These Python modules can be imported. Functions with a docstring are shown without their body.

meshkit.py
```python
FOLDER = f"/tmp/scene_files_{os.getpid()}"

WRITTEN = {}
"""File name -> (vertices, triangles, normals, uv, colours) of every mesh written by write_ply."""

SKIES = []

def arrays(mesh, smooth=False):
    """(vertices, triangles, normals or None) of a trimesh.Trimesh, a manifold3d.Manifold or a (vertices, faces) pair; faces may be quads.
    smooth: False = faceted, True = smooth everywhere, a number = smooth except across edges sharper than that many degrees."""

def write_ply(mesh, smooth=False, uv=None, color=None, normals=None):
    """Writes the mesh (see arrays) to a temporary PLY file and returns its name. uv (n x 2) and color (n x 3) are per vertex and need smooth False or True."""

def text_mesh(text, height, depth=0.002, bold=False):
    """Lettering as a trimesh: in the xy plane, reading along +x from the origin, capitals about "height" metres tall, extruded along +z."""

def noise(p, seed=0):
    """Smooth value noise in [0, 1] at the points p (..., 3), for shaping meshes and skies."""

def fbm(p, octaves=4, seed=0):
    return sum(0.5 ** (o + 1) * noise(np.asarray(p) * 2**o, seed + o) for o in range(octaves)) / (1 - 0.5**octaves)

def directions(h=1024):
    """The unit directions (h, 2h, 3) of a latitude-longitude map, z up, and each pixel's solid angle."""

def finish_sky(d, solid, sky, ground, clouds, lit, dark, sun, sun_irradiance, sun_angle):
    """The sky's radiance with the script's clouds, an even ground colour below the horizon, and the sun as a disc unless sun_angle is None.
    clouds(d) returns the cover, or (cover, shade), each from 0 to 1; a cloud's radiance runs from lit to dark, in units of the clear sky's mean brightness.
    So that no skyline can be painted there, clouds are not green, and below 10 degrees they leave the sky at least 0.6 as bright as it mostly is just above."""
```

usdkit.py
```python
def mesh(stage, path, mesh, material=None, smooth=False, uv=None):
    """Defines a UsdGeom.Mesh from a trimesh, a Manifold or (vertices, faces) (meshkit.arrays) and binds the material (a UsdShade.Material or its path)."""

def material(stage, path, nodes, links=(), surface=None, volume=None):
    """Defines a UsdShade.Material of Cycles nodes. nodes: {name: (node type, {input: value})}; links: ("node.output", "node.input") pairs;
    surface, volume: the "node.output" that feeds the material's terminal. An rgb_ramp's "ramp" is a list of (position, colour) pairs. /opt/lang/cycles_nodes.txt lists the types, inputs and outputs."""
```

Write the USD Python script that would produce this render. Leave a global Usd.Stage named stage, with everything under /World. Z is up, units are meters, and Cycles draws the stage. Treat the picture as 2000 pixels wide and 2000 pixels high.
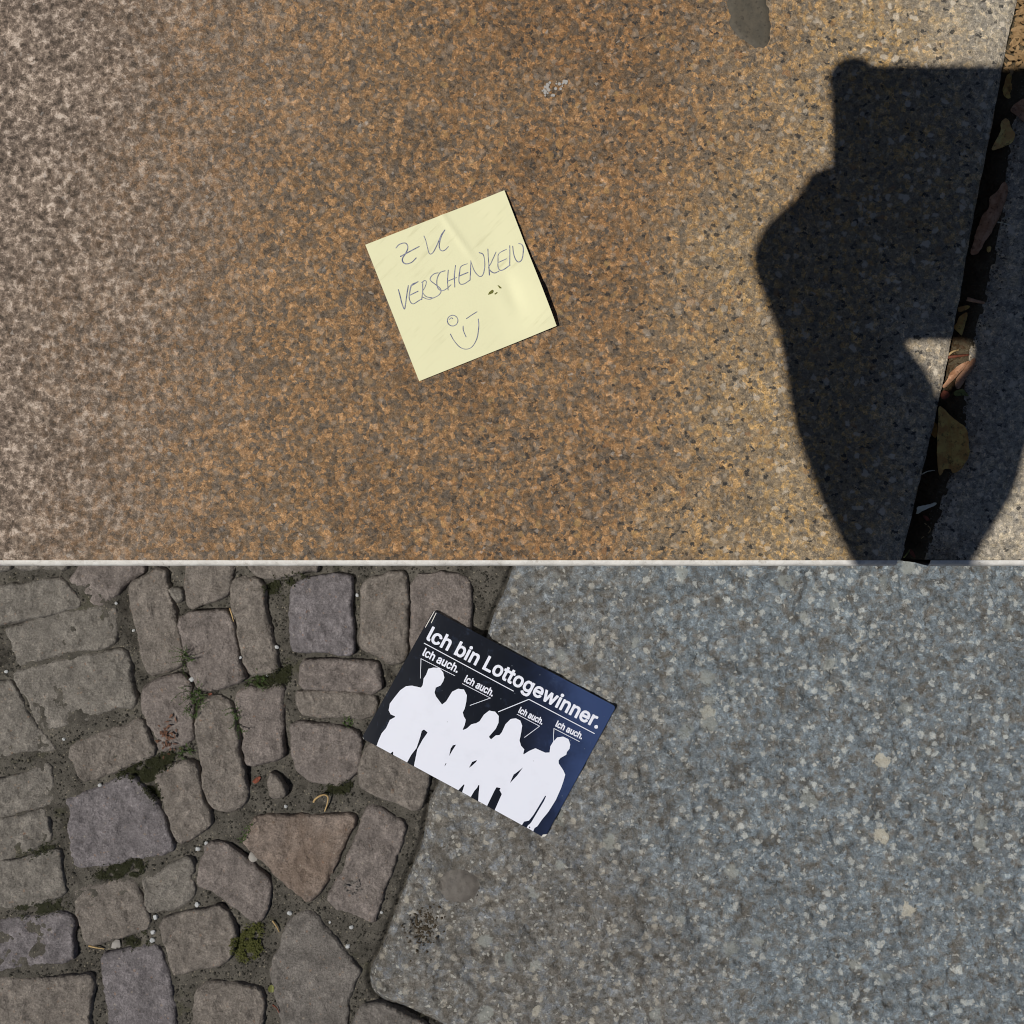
import math, random
import numpy as np, trimesh, shapely, manifold3d, usdkit
from shapely.geometry import Polygon, LineString, Point, MultiPolygon, box
from shapely.ops import unary_union
from shapely import affinity
from scipy.spatial import Delaunay, cKDTree
from meshkit import fbm, noise, text_mesh
from pxr import Usd, UsdGeom, UsdLux, UsdShade, Sdf, Gf

stage = Usd.Stage.CreateInMemory()
UsdGeom.SetStageUpAxis(stage, UsdGeom.Tokens.z)
UsdGeom.SetStageMetersPerUnit(stage, 1.0)
world = UsdGeom.Xform.Define(stage, '/World')
stage.SetDefaultPrim(world.GetPrim())
UsdGeom.Scope.Define(stage, '/World/Looks')

# ------------------------------------------------------------------ camera
CAM_Z = 0.70            # phone lens, metres above the lower (cobbled) pavement
ZU = 0.20               # top of the upper granite ledge
K = 0.368e-3 / CAM_Z    # ground metres per photo pixel per metre of distance
cam = UsdGeom.Camera.Define(stage, '/World/camera')
cam.AddTranslateOp().Set(Gf.Vec3d(0, 0, CAM_Z))
cam.CreateHorizontalApertureAttr(36.0)
cam.CreateVerticalApertureAttr(36.0)
cam.CreateFocalLengthAttr(36.0 * CAM_Z / 0.736)
cam.CreateClippingRangeAttr(Gf.Vec2f(0.01, 2000))
cam.CreateExposureAttr(-0.5)

# ------------------------------------------------------------------ sun and sky
SUN_EL = math.radians(60.0)
TO_SUN = np.array([-0.944, -0.33]); TO_SUN /= np.linalg.norm(TO_SUN)
SUN = np.array([TO_SUN[0] * math.cos(SUN_EL), TO_SUN[1] * math.cos(SUN_EL), math.sin(SUN_EL)])
SKY_STRENGTH, SUN_INTENSITY = 0.05, 1.25
usdkit.material(stage, '/World/Looks/sky_look', {
    's': ('sky_texture', {'sky_type': 'single_scattering', 'sun_disc': False, 'sun_elevation': SUN_EL,
                          'sun_rotation': math.atan2(SUN[0], SUN[1]), 'altitude': 100.0, 'air_density': 0.55, 'aerosol_density': 0.35}),
    'b': ('background_shader', {'strength': SKY_STRENGTH})},
    [('s.color', 'b.color')], surface='b.background')
dome = UsdLux.DomeLight.Define(stage, '/World/sky')
UsdShade.MaterialBindingAPI.Apply(dome.GetPrim()).Bind(UsdShade.Material.Get(stage, '/World/Looks/sky_look'))
sun = UsdLux.DistantLight.Define(stage, '/World/sun')
sun.CreateNormalizeAttr(True); sun.CreateIntensityAttr(SUN_INTENSITY); sun.CreateAngleAttr(0.45)
sun.CreateColorAttr(Gf.Vec3f(1.0, 0.965, 0.91))
_z = SUN; _x = np.cross([0, 1, 0], _z); _x /= np.linalg.norm(_x); _y = np.cross(_z, _x)
_m = Gf.Matrix4d(1.0)
for _i, _v in enumerate((_x, _y, _z)):
    _m.SetRow(_i, Gf.Vec4d(*[float(c) for c in _v], 0.0))
sun.AddTransformOp().Set(_m)

# ------------------------------------------------------------------ helpers
def numbered(path):
    if not stage.GetPrimAtPath(path): return path
    k = 1
    while stage.GetPrimAtPath('%s_%03d' % (path, k)): k += 1
    return '%s_%03d' % (path, k)

def setdata(p, label=None, cat=None, group=None, kind=None):
    p = p.GetPrim() if hasattr(p, 'GetPrim') else p
    for k, v in (('label', label), ('category', cat), ('group', group), ('kind', kind)):
        if v: p.SetCustomDataByKey(k, v)
    return p

def xf(name, label=None, cat=None, group=None, kind=None, parent='/World'):
    return setdata(UsdGeom.Xform.Define(stage, numbered(str(parent) + '/' + name)), label, cat, group, kind)

def obj(name, mesh, mat, parent=None, label=None, cat=None, group=None, kind=None, smooth=False):
    base = '/World' if parent is None else str(parent.GetPath())
    m = usdkit.mesh(stage, numbered(base + '/' + name), mesh, '/World/Looks/' + mat, smooth=smooth)
    m.CreateDoubleSidedAttr(True)
    return setdata(m, label, cat, group, kind)

setdata(dome, kind='structure', label='clear blue daytime sky', cat='sky')

def U(px, py, z):
    """A photo pixel (0..2000) as a point of the plane at height z."""
    s = K * (CAM_Z - z)
    return np.array([(px - 1000.0) * s, (1000.0 - py) * s])

def crop(ox, oy, scale):
    return lambda x, y: (ox + x * scale, oy + y * scale)
Z3, Z4 = crop(680, 340, 440 / 1932), crop(680, 1160, 560 / 1932)
Z5, Z6, Z7, Z8 = (crop(a, b, 500 / 1932) for a, b in ((0, 1100), (400, 1100), (0, 1500), (400, 1500)))
D1, D2, D3, D4 = crop(1700, 0, 300 / 1932), crop(1780, 280, 220 / 1932), crop(1750, 550, 250 / 1932), crop(1700, 780, 260 / 1570)
A = crop(0, 0, 2000 / 1932)
P2 = lambda x, y: (x, y)

def pts(c, seq, z):
    return np.array([U(*c(x, y), z) for x, y in seq])

def poly(c, seq, z):
    p = Polygon(pts(c, seq, z))
    return p if p.is_valid else max(getattr(p.buffer(0), 'geoms', [p.buffer(0)]), key=lambda g: g.area)

def chaikin(p, n=1):
    c = np.array(p.exterior.coords)[:-1]
    for _ in range(n):
        q = np.roll(c, -1, 0)
        c = np.stack([c * .8 + q * .2, c * .2 + q * .8], 1).reshape(-1, 2)
    return Polygon(c)

def spline(P, n=8):
    P = np.asarray(P, float)
    if len(P) < 3: return P
    Q = np.vstack([2 * P[0] - P[1], P, 2 * P[-1] - P[-2]]); out = []
    for i in range(1, len(Q) - 2):
        a, b, c, d = Q[i - 1:i + 3]
        for t in np.linspace(0, 1, n, endpoint=False):
            out.append(.5 * (2 * b + (c - a) * t + (2 * a - 5 * b + 4 * c - d) * t * t + (3 * b - a - 3 * c + d) * t ** 3))
    out.append(P[-1])
    return np.array(out)

def densify(p, s):
    e = p.exterior; n = max(8, int(e.length / s))
    return np.array([e.interpolate(i / n, normalized=True).coords[0] for i in range(n)])

def p3(a, z=0.0):
    return np.column_stack([a, np.full(len(a), z)])

def ragged(p, amp, freq, seed, s=0.002):
    b = densify(p, s)
    n1 = fbm(p3(b * freq), 3, seed) - .5; n2 = fbm(p3(b * freq) + 31.7, 3, seed + 9) - .5
    q = Polygon(b + 2 * amp * np.column_stack([n1, n2])).buffer(0)
    return max(getattr(q, 'geoms', [q]), key=lambda g: g.area)

def patch(p, s, zfun, zbot=None, seed=0):
    """A sheet over the polygon p, triangles about s, heights zfun(xy, distance to the rim), walls down to zbot."""
    rng = np.random.default_rng(seed)
    p = shapely.geometry.polygon.orient(p)
    ring = densify(p, s)
    x0, y0, x1, y1 = p.bounds
    gx, gy = np.meshgrid(np.arange(x0, x1, s), np.arange(y0, y1, s * .9))
    gx = gx + (np.arange(gx.shape[0]) % 2)[:, None] * s * .5
    g = np.column_stack([gx.ravel(), gy.ravel()]); g += rng.uniform(-.18, .18, g.shape) * s
    g = g[shapely.contains_xy(p, g[:, 0], g[:, 1])]
    fine = cKDTree(densify(p, s * .25))
    d = fine.query(g)[0]
    g, d = g[d > .55 * s], d[d > .55 * s]
    xy = np.vstack([ring, g]); d = np.concatenate([np.zeros(len(ring)), d])
    f = Delaunay(xy).simplices
    c = xy[f].mean(1); f = f[shapely.contains_xy(p, c[:, 0], c[:, 1])]
    a = xy[f]; cr = (a[:, 1, 0] - a[:, 0, 0]) * (a[:, 2, 1] - a[:, 0, 1]) - (a[:, 1, 1] - a[:, 0, 1]) * (a[:, 2, 0] - a[:, 0, 0])
    f[cr < 0] = f[cr < 0][:, ::-1]
    f = f[np.abs(cr) > 1e-12]
    v = np.column_stack([xy, zfun(xy, d)])
    if zbot is not None:
        n, m = len(ring), len(v)
        v = np.vstack([v, p3(ring, zbot)])
        i = np.arange(n); j = (i + 1) % n
        f = np.vstack([f, np.column_stack([i, m + i, m + j]), np.column_stack([i, m + j, j])])
    return v, f

def smoothstep(t):
    t = np.clip(t, 0, 1); return t * t * (3 - 2 * t)

def flat(geom, zfun, size=None, thick=None):
    """Flat shapely geometry as a thin mesh lying on zfun."""
    V, F, off = [], [], 0
    for g in getattr(geom, 'geoms', [geom]):
        if g.is_empty or g.area < 1e-10: continue
        v, f = trimesh.creation.triangulate_polygon(g, engine='earcut')
        if size:
            v3, f = trimesh.remesh.subdivide_to_size(np.column_stack([v, np.zeros(len(v))]), f, size, max_iter=12)
            v = v3[:, :2]
        a = v[f]; cr = (a[:, 1, 0] - a[:, 0, 0]) * (a[:, 2, 1] - a[:, 0, 1]) - (a[:, 1, 1] - a[:, 0, 1]) * (a[:, 2, 0] - a[:, 0, 0])
        f = f.copy(); f[cr < 0] = f[cr < 0][:, ::-1]
        V.append(v); F.append(f + off); off += len(v)
    v, f = np.vstack(V), np.vstack(F)
    return np.column_stack([v, zfun(v)]), f

def tube(P, r, n=6, taper=None):
    P = np.asarray(P, float); N = len(P); V, F = [], []
    for i in range(N):
        t = P[min(i + 1, N - 1)] - P[max(i - 1, 0)]; t /= np.linalg.norm(t) + 1e-12
        u = np.cross(t, [0, 0, 1.0]);
        if np.linalg.norm(u) < 1e-3: u = np.cross(t, [1.0, 0, 0])
        u /= np.linalg.norm(u); w = np.cross(u, t)
        rr = r * (1 if taper is None else 1 - (1 - taper) * i / (N - 1))
        for k in range(n):
            a = 2 * math.pi * k / n
            V.append(P[i] + rr * (math.cos(a) * u + math.sin(a) * w))
    for i in range(N - 1):
        for k in range(n):
            a, b = i * n + k, i * n + (k + 1) % n
            F += [[a, b, b + n], [a, b + n, a + n]]
    c0, c1 = len(V), len(V) + 1; V += [P[0], P[-1]]
    for k in range(n):
        F += [[c0, (k + 1) % n, k], [c1, (N - 1) * n + k, (N - 1) * n + (k + 1) % n]]
    return np.array(V), np.array(F)

def join(parts):
    V, F, o = [], [], 0
    for v, f in parts:
        V.append(np.asarray(v)); F.append(np.asarray(f) + o); o += len(v)
    return np.vstack(V), np.vstack(F)

# ------------------------------------------------------------------ materials
def srgb(r, g, b):
    return tuple(c / 12.92 if c <= .04045 else ((c + .055) / 1.055) ** 2.4 for c in (r / 255, g / 255, b / 255))

class Ref(str): pass

class Look:
    """Builds one node material; a Ref value is a link."""
    def __init__(s, name): s.name, s.nodes, s.links = name, {}, []
    def n(s, kind, out, **kw):
        k = 'n%d' % len(s.nodes); vals = {}
        for a, v in kw.items():
            if isinstance(v, Ref): s.links.append((str(v), k + '.' + a))
            else: vals[a] = v
        s.nodes[k] = (kind, vals)
        return Ref(k + '.' + out)
    def math(s, t, a, b=0.0, c=0.0, clamp=False):
        return s.n('math', 'value', math_type=t, value1=a, value2=b, value3=c, use_clamp=clamp)
    def noise(s, vec, scale, detail=3.0, rough=.55, out='fac', dist=0.0):
        return s.n('noise_texture', out, vector=vec, scale=float(scale), detail=float(detail), roughness=rough, distortion=dist)
    def vor(s, vec, scale, out='color', feature='f1'):
        return s.n('voronoi_texture', out, vector=vec, scale=float(scale), feature=feature)
    def chan(s, c, k='r'): return s.n('separate_color', k, color=c)
    def ramp(s, fac, stops): return s.n('rgb_ramp', 'color', fac=fac, ramp=stops)
    def mix(s, fac, a, b, t='mix'): return s.n('mix', 'color', mix_type=t, fac=fac, color1=a, color2=b)
    def rng(s, v, a, b, c=0.0, d=1.0, kind='smoothstep'):
        return s.n('map_range', 'result', range_type=kind, value=v, from_min=float(a), from_max=float(b), to_min=float(c), to_max=float(d), clamp=True)
    def pos(s): return s.n('geometry', 'position')
    def warp(s, p, scale, amount):
        c = s.noise(p, scale, 2, .5, 'color')
        c = s.n('vector_math', 'vector', math_type='subtract', vector1=c, vector2=(.5, .5, .5))
        return s.n('vector_math', 'vector', math_type='multiply_add', vector1=c, vector2=(amount,) * 3, vector3=p)
    def done(s, color, rough=.8, bump=None, bstr=.5, bdist=.001, spec=.3, **kw):
        nrm = {}
        if bump is not None:
            nrm['normal'] = s.n('bump', 'normal', height=bump, strength=bstr, distance=bdist)
        b = s.n('principled_bsdf', 'BSDF', base_color=color, roughness=rough, specular_ior_level=spec, **nrm, **kw)
        return usdkit.material(stage, '/World/Looks/' + s.name, s.nodes, s.links, surface=str(b))

def plain(name, color, rough=.7, spec=.3, **kw):
    Look(name).done(color, rough, spec=spec, **kw)

def granite_upper():
    L = Look('granite_upper'); p = L.pos()
    w = L.warp(L.warp(p, 260, .0030), 900, .0016)
    xyz = L.n('separate_xyz', 'x', vector=p); xn = xyz.split('.')[0]
    x, y = Ref(xn + '.x'), Ref(xn + '.y')
    big = L.noise(p, 9, 4, .6)
    # where the slab is rust stained: grey at its left end, orange in the middle, tan then grey to the right
    t = L.math('add', x, L.math('multiply', y, -.16)); t = L.math('add', t, L.math('multiply_add', big, .16, -.08))
    g1 = L.chan(L.vor(w, 620)); g2 = L.chan(L.vor(w, 430), 'g')
    n1 = L.noise(w, 400, 6, .74); nf = L.noise(p, 1200, 4, .75)
    v = L.math('add', L.math('multiply', g1, .44), L.math('multiply', g2, .24))
    v = L.math('add', v, L.math('multiply_add', n1, 1.9, -.80)); v = L.math('add', v, L.math('multiply_add', nf, 1.9, -.92))
    blotch = L.noise(p, 75, 4, .62)
    net = L.noise(w, 230, 6, .76)
    gd = L.vor(w, 330, 'distance')
    vl = L.math('add', L.math('multiply', gd, .62), L.math('multiply_add', net, 2.3, -1.10))
    vl = L.math('add', vl, L.math('multiply_add', blotch, .7, -.33)); vl = L.math('add', vl, L.math('multiply_add', nf, 1.1, -.53))
    left = L.ramp(vl, [(0, srgb(72, 64, 56)), (.26, srgb(108, 95, 84)), (.44, srgb(128, 114, 101)), (.58, srgb(156, 140, 125)), (.76, srgb(194, 177, 161)), (1, srgb(216, 202, 187))])
    hue = L.math('add', L.math('multiply', g2, .55), L.math('multiply_add', L.noise(w, 260, 5, .7), 1.5, -.55))
    lum = L.ramp(v, [(0, (.42, .42, .42)), (.2, (.72, .72, .72)), (.45, (.96, .96, .96)), (.65, (1.16, 1.16, 1.16)), (.85, (1.55, 1.54, 1.52)), (1, (2.0, 1.98, 1.94))])
    hm = L.ramp(hue, [(0, srgb(98, 92, 85)), (.3, srgb(116, 102, 86)), (.5, srgb(127, 105, 80)), (.66, srgb(146, 113, 78)), (.82, srgb(160, 126, 90)), (1, srgb(168, 142, 116))])
    hr = L.ramp(hue, [(0, srgb(124, 116, 104)), (.3, srgb(138, 124, 103)), (.55, srgb(148, 131, 105)), (.75, srgb(168, 138, 92)), (.9, srgb(182, 150, 102)), (1, srgb(176, 156, 124))])
    hf = L.ramp(hue, [(0, srgb(142, 138, 130)), (.35, srgb(158, 150, 136)), (.6, srgb(172, 162, 144)), (.85, srgb(182, 168, 142)), (1, srgb(190, 182, 168))])
    mid = L.mix(1.0, hm, lum, 'multiply'); right = L.mix(1.0, hr, lum, 'multiply'); far = L.mix(1.0, hf, lum, 'multiply')
    c = L.mix(L.rng(t, -.29, -.11), left, mid)
    c = L.mix(L.rng(t, .03, .15), c, right)
    c = L.mix(L.rng(t, .15, .235), c, far)
    # dark rust stain under and around the middle of the slab
    st = L.math('multiply', L.rng(t, -.10, -.02), L.rng(t, .09, .03))
    c = L.mix(L.math('multiply', L.math('multiply', st, L.rng(big, .35, .65)), .5), c, L.mix(1.0, c, (.80, .68, .56), 'multiply'))
    # black mica flakes, thinning out to the left
    wm = L.n('vector_math', 'vector', math_type='multiply', vector1=L.warp(p, 420, .0040), vector2=(1.0, 1.35, 1.0))
    vd = L.vor(wm, 255, 'distance'); vc = L.chan(L.vor(wm, 255), 'b')
    mica = L.math('multiply', L.rng(vc, .82, .90), L.rng(L.math('add', vd, L.math('multiply_add', nf, .6, -.30)), .38, .26))
    mica = L.math('multiply', mica, L.rng(t, -.18, .04, .12, 1.0))
    c = L.mix(L.math('multiply', mica, .85), c, srgb(50, 51, 51))
    # bigger yellow and orange feldspar patches
    wf = L.warp(L.warp(p, 170, .0060), 700, .0016)
    oc = L.vor(wf, 205); od = L.vor(wf, 205, 'distance')
    of = L.math('multiply', L.rng(L.chan(oc), .78, .86), L.rng(L.math('add', od, L.math('multiply_add', nf, .5, -.25)), .46, .28))
    of = L.math('multiply', of, L.math('multiply', L.rng(t, -.14, -.02), L.rng(t, .24, .14)))
    c = L.mix(L.math('multiply', of, .42), c, L.ramp(L.chan(oc, 'g'), [(0, srgb(162, 112, 68)), (.5, srgb(184, 142, 88)), (1, srgb(198, 164, 106))]))
    pc = L.vor(wf, 230); pd = L.vor(wf, 230, 'distance')
    pf = L.math('multiply', L.rng(L.chan(pc, 'b'), .80, .88), L.rng(L.math('add', pd, L.math('multiply_add', nf, .5, -.25)), .44, .28))
    c = L.mix(L.math('multiply', pf, L.rng(t, .05, .2, .22, .75)), c, L.mix(L.rng(t, -.05, .2), srgb(196, 178, 158), srgb(218, 206, 186)))
    qc = L.chan(L.vor(w, 700), 'b')
    c = L.mix(L.math('multiply', L.rng(qc, .990, .998), .35), c, srgb(196, 190, 182))
    c = L.mix(1.0, c, L.ramp(L.noise(p, 30, 4, .6), [(.3, (.97, .96, .96)), (.7, (1.24, 1.22, 1.20))]), 'multiply')
    h = L.math('add', L.math('add', n1, L.math('multiply', nf, .6)), L.math('multiply', blotch, .8))
    L.done(c, .75, bump=h, bstr=.75, bdist=.0015, spec=.25)
granite_upper()

def granite_pale():
    L = Look('granite_pale'); p = L.pos(); w = L.warp(p, 700, .002)
    v = L.math('add', L.math('multiply', L.chan(L.vor(w, 420)), .4), L.math('multiply_add', L.noise(w, 300, 5, .7), 1.4, -.4))
    c = L.ramp(v, [(0, srgb(176, 170, 160)), (.3, srgb(216, 212, 204)), (.7, srgb(230, 227, 220)), (1, srgb(238, 236, 230))])
    L.done(c, .7, bump=v, bstr=.3, bdist=.0006)
granite_pale()

def granite_lower():
    L = Look('granite_lower'); p = L.pos(); w = L.warp(L.warp(p, 150, .0050), 600, .0026)
    xn = L.n('separate_xyz', 'x', vector=p).split('.')[0]; x, y = Ref(xn + '.x'), Ref(xn + '.y')
    big = L.noise(p, 11, 4, .6)
    t = L.math('add', L.math('add', x, L.math('multiply', y, .25)), L.math('multiply_add', big, .22, -.11))
    net = L.noise(w, 170, 7, .80, dist=.2); g1 = L.chan(L.vor(w, 320)); nf = L.noise(p, 850, 5, .78)
    g3 = L.chan(L.vor(w, 470), 'g')
    v = L.math('add', L.math('add', L.math('multiply', g1, .30), L.math('multiply', g3, .30)), L.math('multiply_add', net, 2.8, -1.20))
    v = L.math('add', v, L.math('multiply_add', nf, 1.5, -.73))
    lum = L.ramp(v, [(0, (.44, .44, .44)), (.2, (.70, .70, .70)), (.45, (.95, .95, .95)), (.65, (1.14, 1.14, 1.14)), (.85, (1.5, 1.5, 1.5)), (1, (1.9, 1.9, 1.9))])
    hue = L.math('add', L.math('multiply', g1, .25), L.math('multiply_add', L.noise(w, 105, 6, .72), 2.2, -.72))
    ha = L.ramp(hue, [(0, srgb(92, 86, 78)), (.35, srgb(105, 101, 95)), (.6, srgb(110, 109, 106)), (.8, srgb(104, 108, 114)), (1, srgb(122, 120, 112))])
    hb = L.ramp(hue, [(0, srgb(96, 91, 84)), (.25, srgb(108, 106, 102)), (.45, srgb(110, 115, 117)), (.65, srgb(104, 114, 122)), (.82, srgb(124, 131, 134)), (1, srgb(142, 144, 140))])
    c = L.mix(1.0, L.mix(L.rng(t, -.06, .14), ha, hb), lum, 'multiply')
    # brown worn hollows
    hol = L.noise(L.warp(p, 90, .008), 58, 6, .72)
    br = L.rng(hol, .53, .64)
    c = L.mix(L.math('multiply', br, .72), c, L.mix(nf, srgb(58, 54, 48), srgb(104, 98, 89)))
    # pale feldspar crystals, a few cream
    wc = L.warp(L.warp(p, 120, .010), 500, .003)
    cc = L.vor(wc, 56); cd = L.vor(wc, 56, 'distance')
    big_x = L.math('multiply', L.rng(L.chan(cc, 'r'), .78, .82), L.rng(L.math('add', cd, L.math('multiply_add', nf, .3, -.15)), .34, .24))
    c = L.mix(L.math('multiply', big_x, .7), c, L.ramp(L.chan(cc, 'g'), [(0, srgb(126, 130, 127)), (.88, srgb(150, 152, 146)), (.96, srgb(184, 178, 162)), (1, srgb(190, 184, 168))]))
    ww = L.warp(L.warp(p, 190, .0050), 800, .0018)
    wv = L.vor(ww, 140); wh = L.math('multiply', L.rng(L.chan(wv, 'b'), .70, .80), L.rng(L.math('add', L.vor(ww, 140, 'distance'), L.math('multiply_add', nf, .8, -.4)), .40, .28))
    frag = L.rng(L.noise(ww, 300, 4, .7), .38, .52)
    wh = L.math('multiply', wh, L.math('multiply_add', frag, .75, .25))
    c = L.mix(L.math('multiply', wh, .72), c, L.mix(L.rng(t, -.02, .16), srgb(164, 158, 146), srgb(184, 186, 182)))
    pit = L.math('multiply', L.rng(L.noise(ww, 190, 4, .7), .58, .67), .75)
    c = L.mix(pit, c, srgb(62, 58, 52))
    wv2 = L.vor(ww, 330); wh2 = L.math('multiply', L.rng(L.chan(wv2, 'g'), .80, .86), L.rng(L.vor(ww, 330, 'distance'), .42, .30))
    c = L.mix(L.math('multiply', wh2, .6), c, srgb(182, 180, 172))
    c = L.mix(1.0, c, L.ramp(L.noise(p, 24, 5, .62), [(.3, (1.0, 1.0, 1.0)), (.7, (1.38, 1.38, 1.37))]), 'multiply')
    h = L.math('add', L.math('add', L.math('multiply', net, .8), L.math('multiply', nf, .4)), L.math('multiply', hol, -1.4))
    L.done(c, .78, bump=h, bstr=.9, bdist=.0024, spec=.25)
granite_lower()

COBBLE_TONES = {'brown': (118, 111, 104), 'grey': (119, 114, 107), 'purple': (115, 110, 111), 'red': (125, 113, 104), 'dark': (112, 107, 102), 'mauve': (119, 111, 106)}
def cobble(tone, rgb):
    L = Look('cobble_' + tone); p = L.pos(); base = srgb(*rgb)
    n1 = L.noise(p, 70, 7, .72); n2 = L.noise(p, 650, 5, .75); n3 = L.noise(L.warp(p, 120, .006), 150, 5, .7)
    k = lambda f: tuple(min(1, c * f) for c in base)
    v = L.math('add', L.math('add', L.math('multiply', n1, .35), L.math('multiply', n2, .45)), L.math('multiply', n3, .25))
    c = L.ramp(v, [(.33, k(.28)), (.44, k(.70)), (.52, k(1.04)), (.60, k(1.6)), (.72, k(2.5))])
    tint = L.rng(L.noise(p, 34, 4, .6), .45, .68)
    c = L.mix(L.math('multiply', tint, .35), c, L.mix(n2, k(.6), k(1.1)))
    if tone == 'red':
        c = L.mix(L.math('multiply', L.rng(L.noise(p, 22, 4, .6), .46, .62), .3), c, srgb(120, 98, 80))
    w = L.warp(L.warp(p, 300, .003), 1100, .0014); vc = L.vor(w, 420); vd = L.vor(w, 420, 'distance')
    sp = L.math('multiply', L.rng(L.chan(vc), .86, .96), L.rng(L.math('add', vd, L.math('multiply_add', n2, .7, -.35)), .42, .22))
    c = L.mix(L.math('multiply', sp, .55), c, L.ramp(L.chan(vc, 'g'), [(0, srgb(148, 112, 88)), (.5, srgb(150, 130, 112)), (1, srgb(172, 164, 152))]))
    dk = L.rng(L.noise(p, 330, 4, .7), .60, .72)
    c = L.mix(L.math('multiply', dk, .5), c, srgb(62, 59, 57))
    L.done(c, .88, bump=L.math('add', L.math('add', L.math('multiply', n1, .8), L.math('multiply', n3, .55)), L.math('multiply', n2, .3)), bstr=.95, bdist=.0042, spec=.15)
for _t, _c in COBBLE_TONES.items(): cobble(_t, _c)

def soil(name, tones, grit, scale=1.0):
    L = Look(name); p = L.pos()
    n = L.noise(p, 60 * scale, 6, .7); f = L.noise(p, 900, 4, .75)
    c = L.ramp(L.math('add', L.math('multiply', n, .6), L.math('multiply', f, .45)), tones)
    vc = L.vor(p, 620); vd = L.vor(p, 620, 'distance')
    s = L.math('multiply', L.rng(L.chan(vc), .9, .93), L.rng(vd, .45, .3))
    c = L.mix(L.math('multiply', s, .7), c, grit)
    moss = L.rng(L.noise(L.warp(p, 40, .01), 38, 4, .6), .58, .68)
    c = L.mix(L.math('multiply', moss, .35 if name == 'joint_soil' else .1), c, srgb(62, 64, 36))
    L.done(c, .95, bump=L.math('add', n, L.math('multiply', f, .8)), bstr=.8, bdist=.002, spec=.1)
soil('joint_soil', [(.25, srgb(36, 34, 30)), (.44, srgb(72, 69, 63)), (.56, srgb(94, 90, 83)), (.8, srgb(130, 124, 114))], srgb(140, 132, 116))
soil('gap_soil', [(.2, srgb(44, 38, 30)), (.5, srgb(84, 74, 58)), (.8, srgb(128, 114, 90))], srgb(96, 84, 62))
soil('ground_soil', [(.2, srgb(70, 66, 58)), (.8, srgb(104, 98, 88))], srgb(120, 112, 100))

def paper():
    L = Look('note_paper'); p = L.pos()
    st = L.n('vector_rotate', 'vector', rotate_type='z_axis', vector=p, angle=math.radians(-44))
    st = L.n('vector_math', 'vector', math_type='multiply', vector1=st, vector2=(45.0, 330.0, 45.0))
    sm = L.math('multiply', L.rng(L.noise(st, 1.0, 4, .6), .5, .75), L.rng(L.noise(p, 38, 3, .5), .42, .65))
    c = L.mix(L.math('multiply', sm, .42), srgb(231, 228, 187), srgb(180, 176, 136))
    L.done(c, .75, bump=L.noise(p, 700, 3), bstr=.08, bdist=.0003, spec=.2)
paper()

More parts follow.
